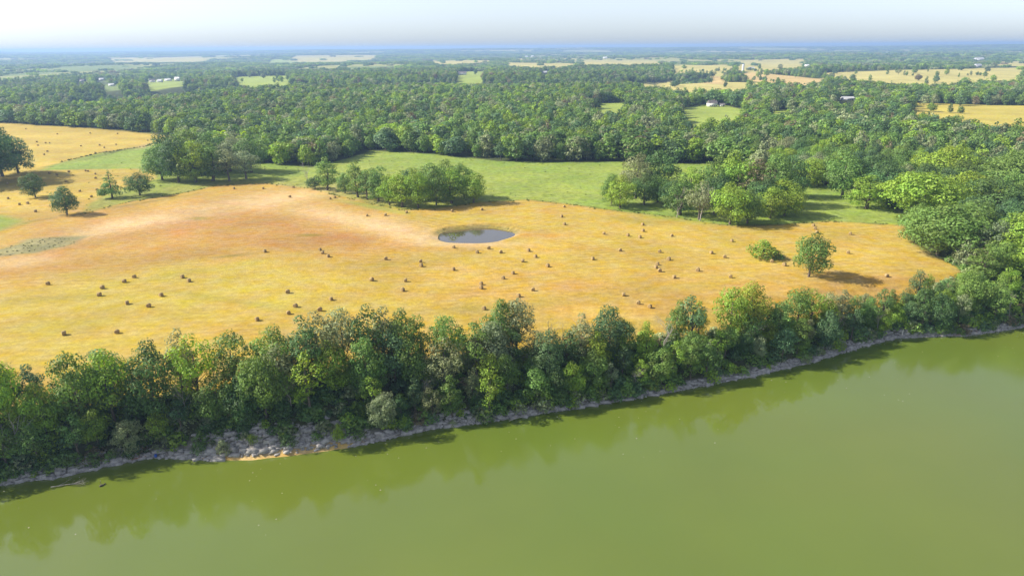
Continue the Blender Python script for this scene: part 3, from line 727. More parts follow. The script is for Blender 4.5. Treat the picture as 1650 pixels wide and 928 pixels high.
for i, (a, b, tn) in enumerate(SH):
    p = None
    for _ in range(1):
        q = hit_z(a, b + 8, WATER + 2.0); p = Vector((q[0], q[1], 0))
    d = d_shore(p.x, p.y)
    if d < 1.2: continue
    H = random.uniform(2.0, 4.2); tree(p.x, p.y, H, random.uniform(2.2, 4.2), 'bush', tn, group='shrubs on the rocky shore', zone=('on the shore', bank_zone(a)), cat='shrub')

# ---- right-hand woods: singles as long as they show large, the rest go into the forest below
P_RIGHT = wpoly([(1455, 346), (1380, 308), (1290, 290), (1200, 262), (1230, 236), (1500, 232), (1850, 240), (1980, 320), (1990, 486), (1780, 505), (1660, 512), (1560, 446), (1550, 430), (1500, 408), (1475, 385)])
rx = [p[0] for p in P_RIGHT]; ry = [p[1] for p in P_RIGHT]
cand = RNG.uniform((min(rx), min(ry)), (max(rx), max(ry)), (9000, 2))
inn = inside(P_RIGHT, cand[:, 0], cand[:, 1]) & (-sdf(RIVER, cand[:, 0], cand[:, 1]) > 6)
right_pts = []
for x, y in cand[inn]:
    W = random.uniform(8.5, 13)
    if not free(x, y, W * 0.8): continue
    OCC.append((x, y, W * 0.9)); right_pts.append((x, y, W))
right_pts.sort(key=lambda p: math.hypot(p[0], p[1]) + (0 if project(p[0], p[1], h1(p[0], p[1]) + 8)[0] < 1660 else 5000))
N_SINGLE = 320 - len([t for t in TREES if t['kind'] != 'bush'])
EXTRA = right_pts[max(0, N_SINGLE):]
for (x, y, W) in right_pts[:max(0, N_SINGLE)]:
    px, py = project(x, y, h1(x, y))
    zn = 'in the woods behind the corner trees' if py > 330 else ('in the far right woods' if px > 1450 else 'behind the small right meadow')
    tree(x, y, W * random.uniform(1.15, 1.5), W, random.choices(['round', 'spread', 'tall'], [5, 2, 1])[0], random.choices(['mid', 'dark', 'bright', 'blue', 'grey'], [5, 2, 3, 1.5, 1])[0], group='trees of the right-hand woods', zone=zn)
print('singles', len(TREES), 'right', len(right_pts))

# ---- bare trees
for i, (bx, by, ty, lb) in enumerate([(880, 578, 506, 'bare forked dead tree standing below right of the pond'), (903, 574, 512, 'second bare dead tree, right of the forked one below the pond'), (698, 596, 538, 'bare dead stems in the gap of the bank trees'),
        (690, 600, 545, 'thin bare dead stem beside the gap in the bank trees'), (935, 565, 500, 'pale leafless crown rising behind the bank trees'), (1068, 572, 510, 'brownish leafless tree at the field edge above the drift log'), (497, 300, 262, 'small leafless tree at the left end of the pond clump'),
        (34, 740, 668, 'white-barked bare tree low on the bank at the left frame edge'), (684, 660, 606, 'bleached dead branches hanging low on the bank'),
        (700, 682, 652, 'short bleached snag on the shore rocks'), (1022, 624, 585, 'leaning bare trunk above the pale drift log'), (1412, 540, 495, 'sunlit bare tree near the shoreline snag'), (1090, 350, 300, 'leafless tree at the front of the meadow grove'), (1128, 356, 298, 'greyish leafless tree beside the front of the grove'), (1625, 520, 480, 'pale bare trunk at the right end of the bank'),
        (75, 690, 640, 'grey bare tree midway up bank at the left frame edge'), (300, 668, 615, 'grey bare tree midway up bank right of the blue drum'), (470, 660, 600, 'grey bare tree midway up bank above the sand strip'), (770, 622, 565, 'grey bare tree midway up bank below the pond'),
        (820, 628, 580, 'second grey bare tree midway up bank below the pond'), (1130, 590, 540, 'grey bare tree midway up bank right of the drift log'), (1210, 565, 515, 'grey bare tree midway up bank below the field bush'), (1350, 535, 490, 'grey bare tree midway up bank below the lone tree')]):
    p = at(bx, by); x, y = p.x, p.y
    z = h1(x, y); dist = math.sqrt(x * x + y * y + (ZC - z) ** 2)
    dead_tree(x, y, (by - ty) * dist / FPX * 1.05, lb, (0, random.uniform(-0.06, 0.1)))

# ------------------------------------------------------------------ labels that single out each tree
ORD = ['', 'first', 'second', 'third', 'fourth', 'fifth', 'sixth', 'seventh', 'eighth', 'ninth', 'tenth', '11th', '12th', '13th', '14th', '15th', '16th', '17th', '18th', '19th', '20th'] + ['%dth' % i if i % 10 not in (1, 2, 3) else '%d%s' % (i, ['', 'st', 'nd', 'rd'][i % 10]) for i in range(21, 120)]
byzone = {}
for t in TREES:
    if t['label']: continue
    z = t['zone']; key = z if isinstance(z, str) else z[0] + ' ' + z[1]
    key = '%s %s %s' % (TWORD[t['tone']], KWORD[t['kind']], key)
    byzone.setdefault(key, []).append(t)
for key, ts in byzone.items():
    ts.sort(key=lambda t: t['px'])
    for i, t in enumerate(ts):
        t['o']['label'] = key if len(ts) == 1 else '%s, %s from left' % (key, ORD[i + 1])

# ------------------------------------------------------------------ hay bales
def bale_mesh(seed):
    rng = np.random.default_rng(seed); vs = []; fs = []; S = 22
    rings = [(-0.62, 0.0), (-0.60, 0.30), (-0.63, 0.52), (-0.60, 0.70), (-0.52, 0.775), (-0.2, 0.80), (0.2, 0.795), (0.52, 0.775), (0.60, 0.70), (0.63, 0.52), (0.60, 0.30), (0.62, 0.0)]
    for (ax, r) in rings:
        for k in range(S):
            a = 2 * math.pi * k / S; q = r * (1 + rng.normal() * 0.018)
            z = max(q * math.sin(a), -0.70 + 0.02 * abs(math.cos(a)))          # sits flat where it rests
            vs.append((ax + rng.normal() * 0.012, q * math.cos(a) * 1.03, z + 0.70))
    for i in range(len(rings) - 1):
        for k in range(S):
            k2 = (k + 1) % S; fs.append((i * S + k, i * S + k2, (i + 1) * S + k2, (i + 1) * S + k))
    return mesh_np('hay_bale', vs, fs, [M_HAY], smooth=True)
BALES = [bale_mesh(i) for i in range(4)]
A1 = [(232, 378), (494, 397), (480, 432), (600, 367), (648, 345), (880, 346), (912, 364), (778, 434), (614, 472), (718, 486), (310, 620), (565, 612), (1240, 551), (1388, 419), (1425, 486), (1392, 520), (1543, 505), (1597, 453), (1277, 222), (1543, 214), (1556, 229), (1583, 245), (172, 28)]
A2 = [(125, 48), (213, 46), (315, 33), (535, 27), (678, 20), (1075, 6), (1062, 53), (1075, 90), (542, 202), (655, 226), (711, 207), (769, 226), (902, 218), (936, 247), (875, 269), (995, 292), (827, 327), (780, 351), (674, 378), (674, 398), (540, 309), (215, 258), (383, 271), (385, 291), (147, 359), (310, 363), (296, 409),
      (855, 437), (924, 408), (688, 498), (1212, 258), (1266, 136), (1381, 145), (1439, 153), (1453, 92), (1454, 122), (1594, 146), (1345, 217), (1534, 223), (1578, 260), (1524, 284), (1517, 299), (1535, 316), (1605, 347), (1361, 432), (1432, 472), (1487, 489)]
A3 = [(236, 171), (138, 229), (202, 249), (72, 313), (230, 345), (629, 97), (638, 112), (647, 131), (808, 137), (797, 228), (430, 271), (489, 287), (983, 341)]
A4 = [(125, 497), (277, 522), (435, 518), (567, 520), (712, 553), (178, 560), (183, 577), (220, 566), (240, 566), (391, 580), (481, 576), (503, 588), (560, 573), (229, 606), (213, 621), (460, 613), (240, 712), (275, 718), (333, 705), (413, 700), (425, 702), (460, 715), (461, 735), (318, 752), (38, 762), (40, 833), (385, 798), (468, 792),
      (95, 862), (134, 857), (172, 896), (441, 825), (1128, 785), (1270, 785), (1415, 780), (1398, 826), (1592, 835), (1615, 829)]
K = 550 / 1646.0
bal = [(a * K, b * K + 330) for a, b in A1] + [(a * K + 550, b * K + 330) for a, b in A2] + [(a * K + 1100, b * K + 330) for a, b in A3] + [(a * K, b * K + 40) for a, b in A4]
def bale_zone(x, y):
    if y < 250: return 'on the far upper-left yellow field'
    if y < 345 and x < 240: return 'among the small trees of the yellow field' if x > 60 else 'near the left frame edge of the yellow field'
    if y < 340 and x < 560: return 'on the tan crest left of the pond clump'
    if y < 350 and x < 800: return 'along the field edge below the pond clump'
    if y < 370 and x < 950: return 'right of the pond towards the meadow'
    if x < 200 and y < 530: return 'on the left slope beneath the tan patch'
    if x < 330 and y < 500: return 'left of centre beneath the tan patch'
    if x < 330: return 'close above the bank trees at left'
    if x < 540 and y < 420: return 'on the tan patch edge left of the pond'
    if x < 540: return 'above the bank trees left of the pond'
    if x < 700 and y > 400: return 'on the gold stubble below left of the pond'
    if x < 870 and y < 432: return 'right below the pond'
    if x < 880: return 'between the pond and the bank trees'
    if x < 1060 and y < 420: return 'between the pond and the meadow grove'
    if x < 1060: return 'above the bank trees right of the pond'
    if x < 1215 and y < 460: return 'left of the bright field bush'
    if x < 1215: return 'close above the bank trees below the field bush'
    return 'around the lone field tree'
zones = {}
for i, (a, b) in enumerate(bal):
    zones.setdefault(bale_zone(a, b), []).append((a, b))
for zn, lst in zones.items():
    lst.sort()
    for i, (a, b) in enumerate(lst):
        p = at(a, b + 2.4); o = link('hay_bale', random.choice(BALES))
        s = random.uniform(0.76, 0.88); o.scale = (s, s, s); o.location = (p.x, p.y, p.z - 0.04); o.rotation_euler = (0, 0, random.gauss(0.9, 0.6))
        tag(o, 'round hay bale %s%s' % (zn, '' if len(lst) == 1 else ', %s from left' % ORD[i + 1]), 'hay bale', 'round bales on the hay fields')
print('bales', len(bal), {k: len(v) for k, v in zones.items()})

# ------------------------------------------------------------------ shore rocks, drift logs, drum
def rock_verts(rng, sx, sy, sz):
    v = np.array([(-1, -1, -1), (1, -1, -1), (1, 1, -1), (-1, 1, -1), (-1, -1, 1), (1, -1, 1), (1, 1, 1), (-1, 1, 1)], float)
    v[4:, :2] *= rng.uniform(0.55, 0.95, (4, 2)); v += rng.normal(size=v.shape) * 0.16
    return v * np.array([sx, sy, sz]) * 0.5
RF = np.array([(0, 3, 2, 1), (4, 5, 6, 7), (0, 1, 5, 4), (1, 2, 6, 5), (2, 3, 7, 6), (3, 0, 4, 7)])
SL = np.array(SHORE); seg = np.hypot(*np.diff(SL, axis=0).T); cum = np.concatenate([[0], np.cumsum(seg)])
def shore_pt(s):
    i = min(len(seg) - 1, max(0, int(np.searchsorted(cum, s) - 1))); t = (s - cum[i]) / seg[i]
    p = SL[i] * (1 - t) + SL[i + 1] * t; d = (SL[i + 1] - SL[i]) / seg[i]; return p, d
rng = np.random.default_rng(77); RV, RFc = [], []
s0, s1 = cum[1], cum[-3]
LEDGES = [((300, 600), 2.0, 4.8), ((0, 240), 1.2, 3.6), ((640, 800), 1.6, 4.2), ((1320, 1560), 1.3, 3.4)]
nr = 0
for i in range(9500):
    s = rng.uniform(s0, s1); p, d = shore_pt(s); nrm = np.array([-d[1], d[0]])
    px, _ = project(p[0], p[1], WATER)
    den, deep = 0.6, 2.2
    for (a, b), k, dp in LEDGES:
        if a < px < b: den, deep = 0.4 * k + 0.2, dp
    if rng.random() > den: continue
    off = rng.random() ** 1.3 * deep + (1.5 + rng.normal() * 0.5 if 352 < px < 562 else 0.05)
    q = p + nrm * off; sz = rng.uniform(0.16, 0.5) * (1 + (rng.random() < 0.14) * 1.4)
    v = rock_verts(rng, sz * rng.uniform(1.2, 3.0), sz * rng.uniform(0.8, 1.6), sz * rng.uniform(0.4, 0.8))
    a = math.atan2(d[1], d[0]) + rng.normal() * 0.35; ca, sa = math.cos(a), math.sin(a)
    v = np.stack([v[:, 0] * ca - v[:, 1] * sa, v[:, 0] * sa + v[:, 1] * ca, v[:, 2]], 1) + np.array([q[0], q[1], h1(q[0], q[1]) + sz * 0.12])
    RFc.append(RF + 8 * nr); RV.append(v); nr += 1
tag(link('loose_rocks', mesh_np('loose_rocks', np.concatenate(RV), np.concatenate(RFc), [M_ROCK]), BANK_OBJ), kind='stuff')
SLAB = []
for i in range(5):
    v = rock_verts(rng, 1, 1, 1); bm = bmesh.new()
    for q in v: bm.verts.new(q)
    bm.verts.ensure_lookup_table()
    for f in RF: bm.faces.new([bm.verts[k] for k in f])
    bmesh.ops.bevel(bm, geom=bm.edges[:], offset=0.05, segments=1, affect='EDGES'); me = bpy.data.meshes.new('rock_slab'); bm.to_mesh(me); bm.free(); me.materials.append(M_ROCK); SLAB.append(me)
for i in range(64):
    px = random.choice([random.uniform(330, 590)] * 3 + [random.uniform(0, 240), random.uniform(650, 820), random.uniform(860, 1420)])
    py = float(np.interp(px, [a for a, _ in SHORE_PX], [b for _, b in SHORE_PX])); p = hit_z(px, py - (random.uniform(14, 34) if 330 < px < 590 else random.uniform(2, 9)), WATER + 0.5)
    if d_shore(*p) < 0.3: continue
    o = link('rock_slab', random.choice(SLAB), BANK_OBJ); o.location = (p[0], p[1], h1(*p) + 0.1); o.scale = (random.uniform(1.2, 2.6), random.uniform(0.9, 1.5), random.uniform(0.4, 0.9)); o.rotation_euler = (random.gauss(0, 0.12), random.gauss(0, 0.12), random.uniform(0.1, 0.7))

def log(name, pxa, pxb, r, z, label, mat=M_DEAD, stubs=3):
    a = hit_z(*pxa, WATER + z); b = hit_z(*pxb, WATER + z); A = Vector((*a, WATER + z)); B = Vector((*b, WATER + z + 0.15)); vs, fs = [], []
    n = 6; pts = [A.lerp(B, i / (n - 1)) + Vector((0, 0, 0.12 * math.sin(i * 1.3))) for i in range(n)]
    tube(vs, fs, [p - A for p in pts], [r * (1 - 0.45 * i / (n - 1)) * (0.2 if i in (0,) else 1) for i in range(n)], 7)
    for k in range(stubs):
        s = A.lerp(B, 0.35 + 0.2 * k) - A; tube(vs, fs, [s, s + Vector((random.uniform(-.5, .5), random.uniform(-.8, .8), random.uniform(0.3, 1.1)))], [r * 0.4, 0.02], 5)
    o = link(name, mesh_np(name, vs, fs, [mat], smooth=True)); o.location = A
    return tag(o, label, 'log', 'drift logs along the shore')
M_PALEWOOD = simple('bleached_wood', (0.62, 0.58, 0.54), 0.85, 0.15, 2)
log('drift_log', (1018, 634), (1036, 638), 0.45, 0.35, 'pale bleached drift log on the shore rocks', M_PALEWOOD, 1)
log('drift_log', (160, 784), (170, 779), 0.22, 0.05, 'small brown log floating in the shaded water', M_BARK, 1)
log('drift_log', (208, 742), (236, 735), 0.2, 0.45, 'reddish fallen trunk lying along the waterline left of the drum', M_RROOF, 2)
log('drift_log', (420, 722), (470, 730), 0.2, 0.5, 'grey trunk fallen across the rocks behind the sand strip', M_DEAD, 3)
log('drift_log', (630, 705), (665, 688), 0.18, 0.4, 'grey trunk lying along the waterline below the bleached branches', M_DEAD, 3)
log('drift_log', (820, 678), (850, 668), 0.2, 0.4, 'grey trunk lying on the waterline below the pond', M_DEAD, 2)
log('drift_log', (1535, 541), (1600, 531), 0.22, 0.4, 'reddish brown trunk on the shore at the right end', M_RROOF, 2)
p = hit_z(1453, 543, WATER); vs, fs = [], []
tube(vs, fs, [(0, 0, -1.2), (0.05, 0, 0.6), (-0.05, 0.03, 1.7), (0.1, 0, 2.6)], [0.24, 0.2, 0.16, 0.06], 7); tube(vs, fs, [(0, 0, 1.6), (0.5, 0.1, 2.1)], [0.09, 0.03], 5)
o = tag(link('snag', mesh_np('snag', vs, fs, [M_PALEWOOD], smooth=True)), 'upright broken snag standing at the waterline', 'snag'); o.location = (p[0], p[1], WATER)
rng = np.random.default_rng(31); fv, ff = [], []
for i in range(150):
    p_, d_ = shore_pt(rng.uniform(s0, s1)); q_ = p_ + np.array([d_[1], -d_[0]]) * (1.5 + 26 * rng.random() ** 2); a_ = rng.random() * 6.28; r_ = rng.uniform(0.07, 0.2)
    ff.append([len(fv) + k for k in range(4)]); fv += [(q_[0] + r_ * math.cos(a_ + t), q_[1] + r_ * (0.6 if k % 2 else 1) * math.sin(a_ + t), WATER + 0.012) for k, t in enumerate((0, 1.57, 3.14, 4.71))]
tag(link('floating_leaves', mesh_np('floating_leaves', fv, ff, [M_DEAD])), 'pale specks of leaves and twigs drifting near the shore', 'leaves', kind='stuff')
# brush fallen into the water at the left
p = hit_z(85, 786, WATER); o = dead_tree(p[0], p[1], 7, 'fallen leafless branches lying in the water at left', (1.25, 0.2), None, 'fallen_branches'); o.location.z = WATER + 0.35; o.rotation_euler = (1.45, 0.1, 1.9)
# pale blocks by the shore and the drum
for i, (a, b, lb) in enumerate([(144, 749, 'pale square boulder at the waterline, left of a pair'), (154, 747, 'pale square boulder at the waterline, right of a pair')]):
    q = hit_z(a, b, WATER + 0.5); o = link('boulder', SLAB[i]); o.location = (q[0], q[1], max(h1(*q), WATER) + 0.45); o.scale = (1.3, 1.0, 1.25); tag(o, lb, 'boulder', 'pale boulders')
q = hit_z(251, 734, WATER + 0.3); vs, fs = [], []
rad = [0.0, 0.28, 0.30, 0.29, 0.31, 0.29, 0.31, 0.29, 0.30, 0.28, 0.0]; zz = [0, 0, 0.03, 0.28, 0.31, 0.34, 0.58, 0.61, 0.87, 0.9, 0.9]
tube(vs, fs, [(x * 1e-3, 0, z) for x, z in enumerate(zz)], [max(r, 0.001) for r in rad], 14)
for i, (x, y, z) in enumerate(vs):
    k, a = i // 14, 2 * math.pi * (i % 14) / 14; vs[i] = (rad[k] * math.cos(a), rad[k] * math.sin(a), zz[k])
o = tag(link('drum', mesh_np('drum', vs, fs, [M_BLUE], smooth=False)), 'small blue drum washed up on the shore', 'drum'); o.location = (q[0], q[1], max(h1(*q), WATER) + 0.3); o.rotation_euler = (1.45, 0, 0.5)

# ------------------------------------------------------------------ farm buildings
def box(name, x0, x1, y0, y1, z0, z1, mat, parent):
    v = [(x0, y0, z0), (x1, y0, z0), (x1, y1, z0), (x0, y1, z0), (x0, y0, z1), (x1, y0, z1), (x1, y1, z1), (x0, y1, z1)]
    return link(name, mesh_np(name, v, RF, [mat]), parent)
def gable(name, L, W, z0, z1, over, mat, parent):
    x0, x1, y0, y1 = -L / 2 - over, L / 2 + over, -W / 2 - over, W / 2 + over
    v = [(x0, y0, z0), (x1, y0, z0), (x1, y1, z0), (x0, y1, z0), (x0, 0, z1), (x1, 0, z1)]
    me = bpy.data.meshes.new(name); me.from_pydata(v, [], [(0, 1, 5, 4), (3, 4, 5, 2), (0, 4, 3), (1, 2, 5), (0, 3, 2, 1)]); me.materials.append(mat)
    return link(name, me, parent)
def house(px, py, L, W, Hh, rise, rz, label, wall=M_WHITE, roof=M_ROOF, cat='house', name='house', nwin=3, chimney=False):
    p = at(px, py); e = bpy.data.objects.new(name, None); C.objects.link(e); e.location = (p.x, p.y, p.z - 0.2); e.rotation_euler = (0, 0, rz)
    tag(e, label, cat, 'farm buildings')
    box('wall', -L / 2, L / 2, -W / 2, W / 2, 0, Hh, wall, e)
    rf = gable('roof', L, W, Hh + 0.02, Hh + rise, 0.4, roof, e)
    for i in range(nwin):
        x = -L / 2 + L * (i + 0.5) / nwin
        box('window', x - 0.5, x + 0.5, -W / 2 - 0.06, -W / 2 - 0.01, 1.0, 2.3, M_GLASS, e)
    d = box('door', L * 0.12 - 0.5, L * 0.12 + 0.5, -W / 2 - 0.07, -W / 2 - 0.01, 0, 2.1, M_ROOF, e) if nwin < 5 else None
    if chimney: box('chimney', L * 0.2, L * 0.2 + 0.8, -0.4, 0.4, Hh + rise * 0.5, Hh + rise + 0.9, M_RROOF, rf)
    return e
HOUSES = [(1147, 172, 11, 8, 4.6, 3.4, 0.25, 'white farmhouse on the bright green clearing', M_WHITE, M_ROOF, 'house', 'farmhouse', 4, True), (1163, 172, 6.5, 5, 2.6, 1.8, 0.1, 'small white garage right of the farmhouse', M_WHITE, M_ROOF, 'garage', 'garage', 2),
    (745, 121, 24, 12, 5.5, 4, 0.05, 'long white building at the left of a small far clearing', M_WHITE, M_ROOF, 'building', 'farm_building', 5), (246, 133, 14, 9, 4.5, 4, 0.3, 'white house, leftmost of the far hamlet', M_WHITE, M_ROOF, 'house', 'house', 3),
    (258, 133, 12, 9, 4, 3.5, -0.2, 'white house, second of the far hamlet', M_WHITE, M_METAL, 'house', 'house', 3), (271, 131, 16, 9, 4, 3, 0.0, 'low white building, third of the far hamlet', M_WHITE, M_METAL, 'building', 'house', 3), (286, 131, 12, 12, 7, 4, 0.2, 'tall pale building, rightmost of the far hamlet', M_WHITE, M_WHITE, 'building', 'house', 3),
    (180, 139, 12, 8, 3.5, 3, 0.1, 'white-roofed house above the dark wooded valley', M_WHITE, M_METAL, 'house', 'house', 3), (164, 130, 12, 8, 4, 3, 0.1, 'pale house left of the far hamlet', M_WHITE, M_METAL, 'house', 'house', 2), (133, 132, 12, 8, 4, 3, 0.2, 'pale house leftmost above the wooded valley', M_WHITE, M_ROOF, 'house', 'house', 2),
    (1577, 98, 44, 18, 8, 7, 0.1, 'long grey-roofed barn in the far trees at right', M_WHITE, M_METAL, 'barn', 'barn', 5), (1575, 109, 22, 12, 6, 5, 0.3, 'pale farm building at the edge of the far straw field', M_METAL, M_METAL, 'barn', 'barn', 3), (1210, 113, 18, 10, 4.5, 4, 0.1, 'low pale barn beside the silo', M_METAL, M_METAL, 'barn', 'barn', 3), (1300, 108, 14, 10, 5, 4, 0.1, 'white shed far right of the silo', M_WHITE, M_WHITE, 'shed', 'shed', 2),
    (1365, 162, 16, 8, 3.2, 2.2, 0.05, 'low pale roof showing among the right-hand woods', M_METAL, M_METAL, 'shed', 'shed', 3), (848, 93, 26, 16, 7, 6, 0.1, 'white barn on the far ridge above the centre', M_WHITE, M_WHITE, 'barn', 'barn', 3), (878, 119, 14, 9, 4, 3.5, 0.1, 'white house above the dark wooded slope', M_WHITE, M_METAL, 'house', 'house', 2), (975, 95, 26, 16, 7, 6, 0.1, 'white barn on the far plain right of centre', M_WHITE, M_WHITE, 'barn', 'barn', 3), (858, 92, 22, 14, 6, 5, 0.2, 'smaller white barn next to the one on the ridge', M_WHITE, M_WHITE, 'barn', 'barn', 3)]
CLEAR = []
for hh in HOUSES:
    e = house(*hh); CLEAR.append((e.location.x, e.location.y))
p = at(1197, 115); e = bpy.data.objects.new('silo', None); C.objects.link(e); e.location = (p.x, p.y, p.z - 0.3); tag(e, 'tall white silo beside the far straw field', 'silo', 'farm buildings'); CLEAR.append((p.x, p.y))
vs, fs = [], []; tube(vs, fs, [(0, 0, z) for z in np.linspace(0, 17, 9)], [3.4] * 9, 20); link('wall', mesh_np('silo_wall', vs, fs, [M_WHITE], smooth=True), e)
vs, fs = [], []; tube(vs, fs, [(0, 0, 17.02 + 3.2 * math.sin(a)) for a in np.linspace(0, 1.5, 7)], [3.5 * math.cos(a) for a in np.linspace(0, 1.5, 7)], 20); link('dome', mesh_np('silo_dome', vs, fs, [M_METAL], smooth=True), e)

# ------------------------------------------------------------------ the forest that reads as one mass
protos = bpy.data.collections.new('forest_prototypes')
NPROTO = 7
for i in range(NPROTO):
    rng = np.random.default_rng(400 + i); kind = ['round', 'round', 'tall', 'spread', 'round', 'open', 'tall'][i]; H, Rr = KINDS[kind]
    cl = clump_set(rng, kind, H, Rr); v, f, lv = leaf_cloud(rng, cl, 1.5, 0.58)
    vs, fs = [], []; tube(vs, fs, [(0, 0, -0.5), (0, 0, H * 0.35), (0.2, 0, H * 0.7)], [0.3, 0.22, 0.1], 5)
    nv = len(v); V = np.concatenate([v, np.array(vs)]); F = np.concatenate([f, np.array(fs) + nv]); L = np.concatenate([lv, np.full((len(vs), 3), 0.5)])
    me = mesh_np('forest_tree', V, F, [M_LEAFI, M_BARK], mat_index=np.r_[np.zeros(len(f), int), np.ones(len(fs), int)], colors={'leaf': L})
    o = bpy.data.objects.new('forest_tree_%d' % i, me); protos.objects.link(o)
for i in range(3):       # far clumps of several crowns
    rng = np.random.default_rng(500 + i); cl = []
    for k in range(9):
        a, q = rng.random() * 6.283, 15 * math.sqrt(rng.random()); r = rng.uniform(4.2, 6.2); x, y, h = q * math.cos(a), q * math.sin(a), rng.uniform(6.5, 10.5)
        cl += [(x, y, h - r * 0.8, r * 0.8), (x + rng.normal() * 2, y + rng.normal() * 2, h * 0.45, r * 0.9), (x + rng.normal() * 3, y + rng.normal() * 3, h * 0.7, r * 0.6)]
    v, f, lv = leaf_cloud(rng, cl, 0.22, 1.35)
    me = mesh_np('forest_clump', v, f, [M_LEAFI], colors={'leaf': lv}); o = bpy.data.objects.new('forest_tree_%d' % (7 + i), me); protos.objects.link(o)

for i in range(3):
    rng = np.random.default_rng(600 + i); H, Rr = KINDS['bush']; v, f, lv = leaf_cloud(rng, clump_set(rng, 'bush', H, Rr), 3.2, 0.36)
    o = bpy.data.objects.new('forest_tree_s%d' % i, mesh_np('thicket', v, f, [M_LEAFI], colors={'leaf': lv})); protos.objects.link(o)

def scatter(r0, r1, spacing, seed):
    """jittered grid over the ring seen by the camera and a margin to each side"""
    rng = np.random.default_rng(seed); half = r1 * 0.86
    xs = np.arange(-half, half, spacing); ys = np.arange(max(60, r0 * 0.7), r1, spacing); a, b = np.meshgrid(xs, ys)
    a = a.ravel() + rng.uniform(-.5, .5, a.size) * spacing * 0.95; b = b.ravel() + rng.uniform(-.5, .5, b.size) * spacing * 0.95
    r = np.hypot(a, b); k = (r > r0) & (r < r1) & (np.abs(a) < b * 0.84 + 60)
    return a[k], b[k], rng
NEARP = [P_MAIN, P_UPHAY, P_LOHAY, P_MEAD]
def clear_of(x, y, h):
    ok = np.ones(len(x), bool)
    for P in NEARP: ok &= ~inside(P, x, y)
    z = height(x, y); lone = np.random.default_rng(5).random(len(x))
    for P, c in FARP:
        for f in (0.0, 0.33, 0.67, 1.0):
            s = (ZC - z) / np.maximum(ZC - z - h * f, 5); ok &= ~(inside(P, *ragged(x * s, y * s)) & (lone > (0.16 if c == 'g' else 0.012)))
    ok &= ~inside(P_RIGHT, x, y)
    m = (y < 520); ok[m] &= (-sdf(RIVER, x[m], y[m]) > 60)
    for cx, cyy in CLEAR:
        rr_ = math.hypot(cx, cyy); ux, uy = cx / rr_, cyy / rr_
        al = (x - cx) * ux + (y - cyy) * uy; ac = np.abs(-(x - cx) * uy + (y - cyy) * ux)
        front = 21 / math.tan(max(0.012, math.atan2(ZC, rr_)))
        ok &= ~((ac < 11 + rr_ * 0.002) & (al < 12) & (al > -front * 0.9))
    return ok, z
PX, PY, PZ, PV, PS, PT = [], [], [], [], [], []
def add_pts(x, y, z, var, sc_, tone_rng):
    n = len(x); PX.append(x); PY.append(y); PZ.append(z); PV.append(var); PS.append(sc_)
    names = ['mid', 'dark', 'bright', 'grey', 'blue', 'brown']; pick = tone_rng.choice(6, n, p=[0.36, 0.16, 0.20, 0.14, 0.12, 0.02]); base = np.array([TONE[k] for k in names])[pick]
    patch = 0.65 + 0.75 * vnoise(x, y, 130, 201, 3)
    PT.append(base * (patch * tone_rng.uniform(0.85, 1.15, n))[:, None])
for r0, r1, sp, sd_ in ((380, 1000, 9.6, 1), (1000, 2400, 10.8, 2)):
    x, y, rng = scatter(r0, r1, sp, sd_); ok, z = clear_of(x, y, 15); x, y, z = x[ok], y[ok], z[ok]; n = len(x)
    for t in TREES: pass
    s = rng.uniform(0.7, 1.8, n) * (0.7 + 0.65 * vnoise(x, y, 70, 7, 2)); hz = np.clip(0.45 + 0.5 * s * rng.uniform(0.7, 1.35, n), 0.6, 1.3)
    add_pts(x, y, z, rng.integers(0, NPROTO, n), np.stack([s, s, hz], 1), rng)
for r0, r1, sp, sd_, k in ((2400, 5000, 24, 3, 1.0), (5000, 9500, 48, 4, 1.9), (9500, 22000, 110, 5, 4.0)):
    x, y, rng = scatter(r0, r1, sp, sd_); ok, z = clear_of(x, y, 12)
    fn_ = vnoise(x * 0.8, y * 0.33, 480, 91, 2); ok &= (fn_ < 0.545 + 0.06 * (x < 0)) | (rng.random(len(x)) < 0.05)
    x, y, z = x[ok], y[ok], z[ok]; n = len(x); s = rng.uniform(0.8, 1.15, n) * k
    add_pts(x, y, z - (1 if k == 1 else 0), rng.integers(7, 10, n), np.stack([s, s, np.minimum(s, 1.25) * rng.uniform(0.7, 1.25, n)], 1), rng)
# hedgerows and field shrubs among the far fields
HEDGE = [[(1000, 132), (1070, 129.5), (1160, 131)], [(1095, 124), (1170, 120), (1200, 119)], [(1160, 128), (1210, 129), (1262, 134)], [(1205, 113), (1260, 121), (1325, 127)], [(1320, 111), (1400, 113), (1500, 112)], [(1320, 124), (1350, 129), (1372, 132)], [(1450, 122), (1490, 123)], [(1545, 122), (1585, 122)], [(1085, 117), (1190, 114)], [(1465, 178), (1560, 184)]]
rng = np.random.default_rng(9)
for hl in HEDGE:
    w3 = [at(a, b) for a, b in hl]
    for A, B in zip(w3, w3[1:]):
        n = max(2, int((B - A).length / 13)); t = rng.random(n); x = A.x + (B.x - A.x) * t + rng.normal(size=n) * 4; y = A.y + (B.y - A.y) * t + rng.normal(size=n) * 5
        s = rng.uniform(0.35, 0.8, n); add_pts(x, y, height(x, y), rng.integers(0, NPROTO, n), np.stack([s * 1.2, s * 1.2, s], 1), rng)
for (x, y, W) in EXTRA:
    s = np.array([W / 10.0]); add_pts(np.array([x]), np.array([y]), np.array([h1(x, y)]), rng.integers(0, NPROTO, 1), np.stack([s, s, s], 1), rng)
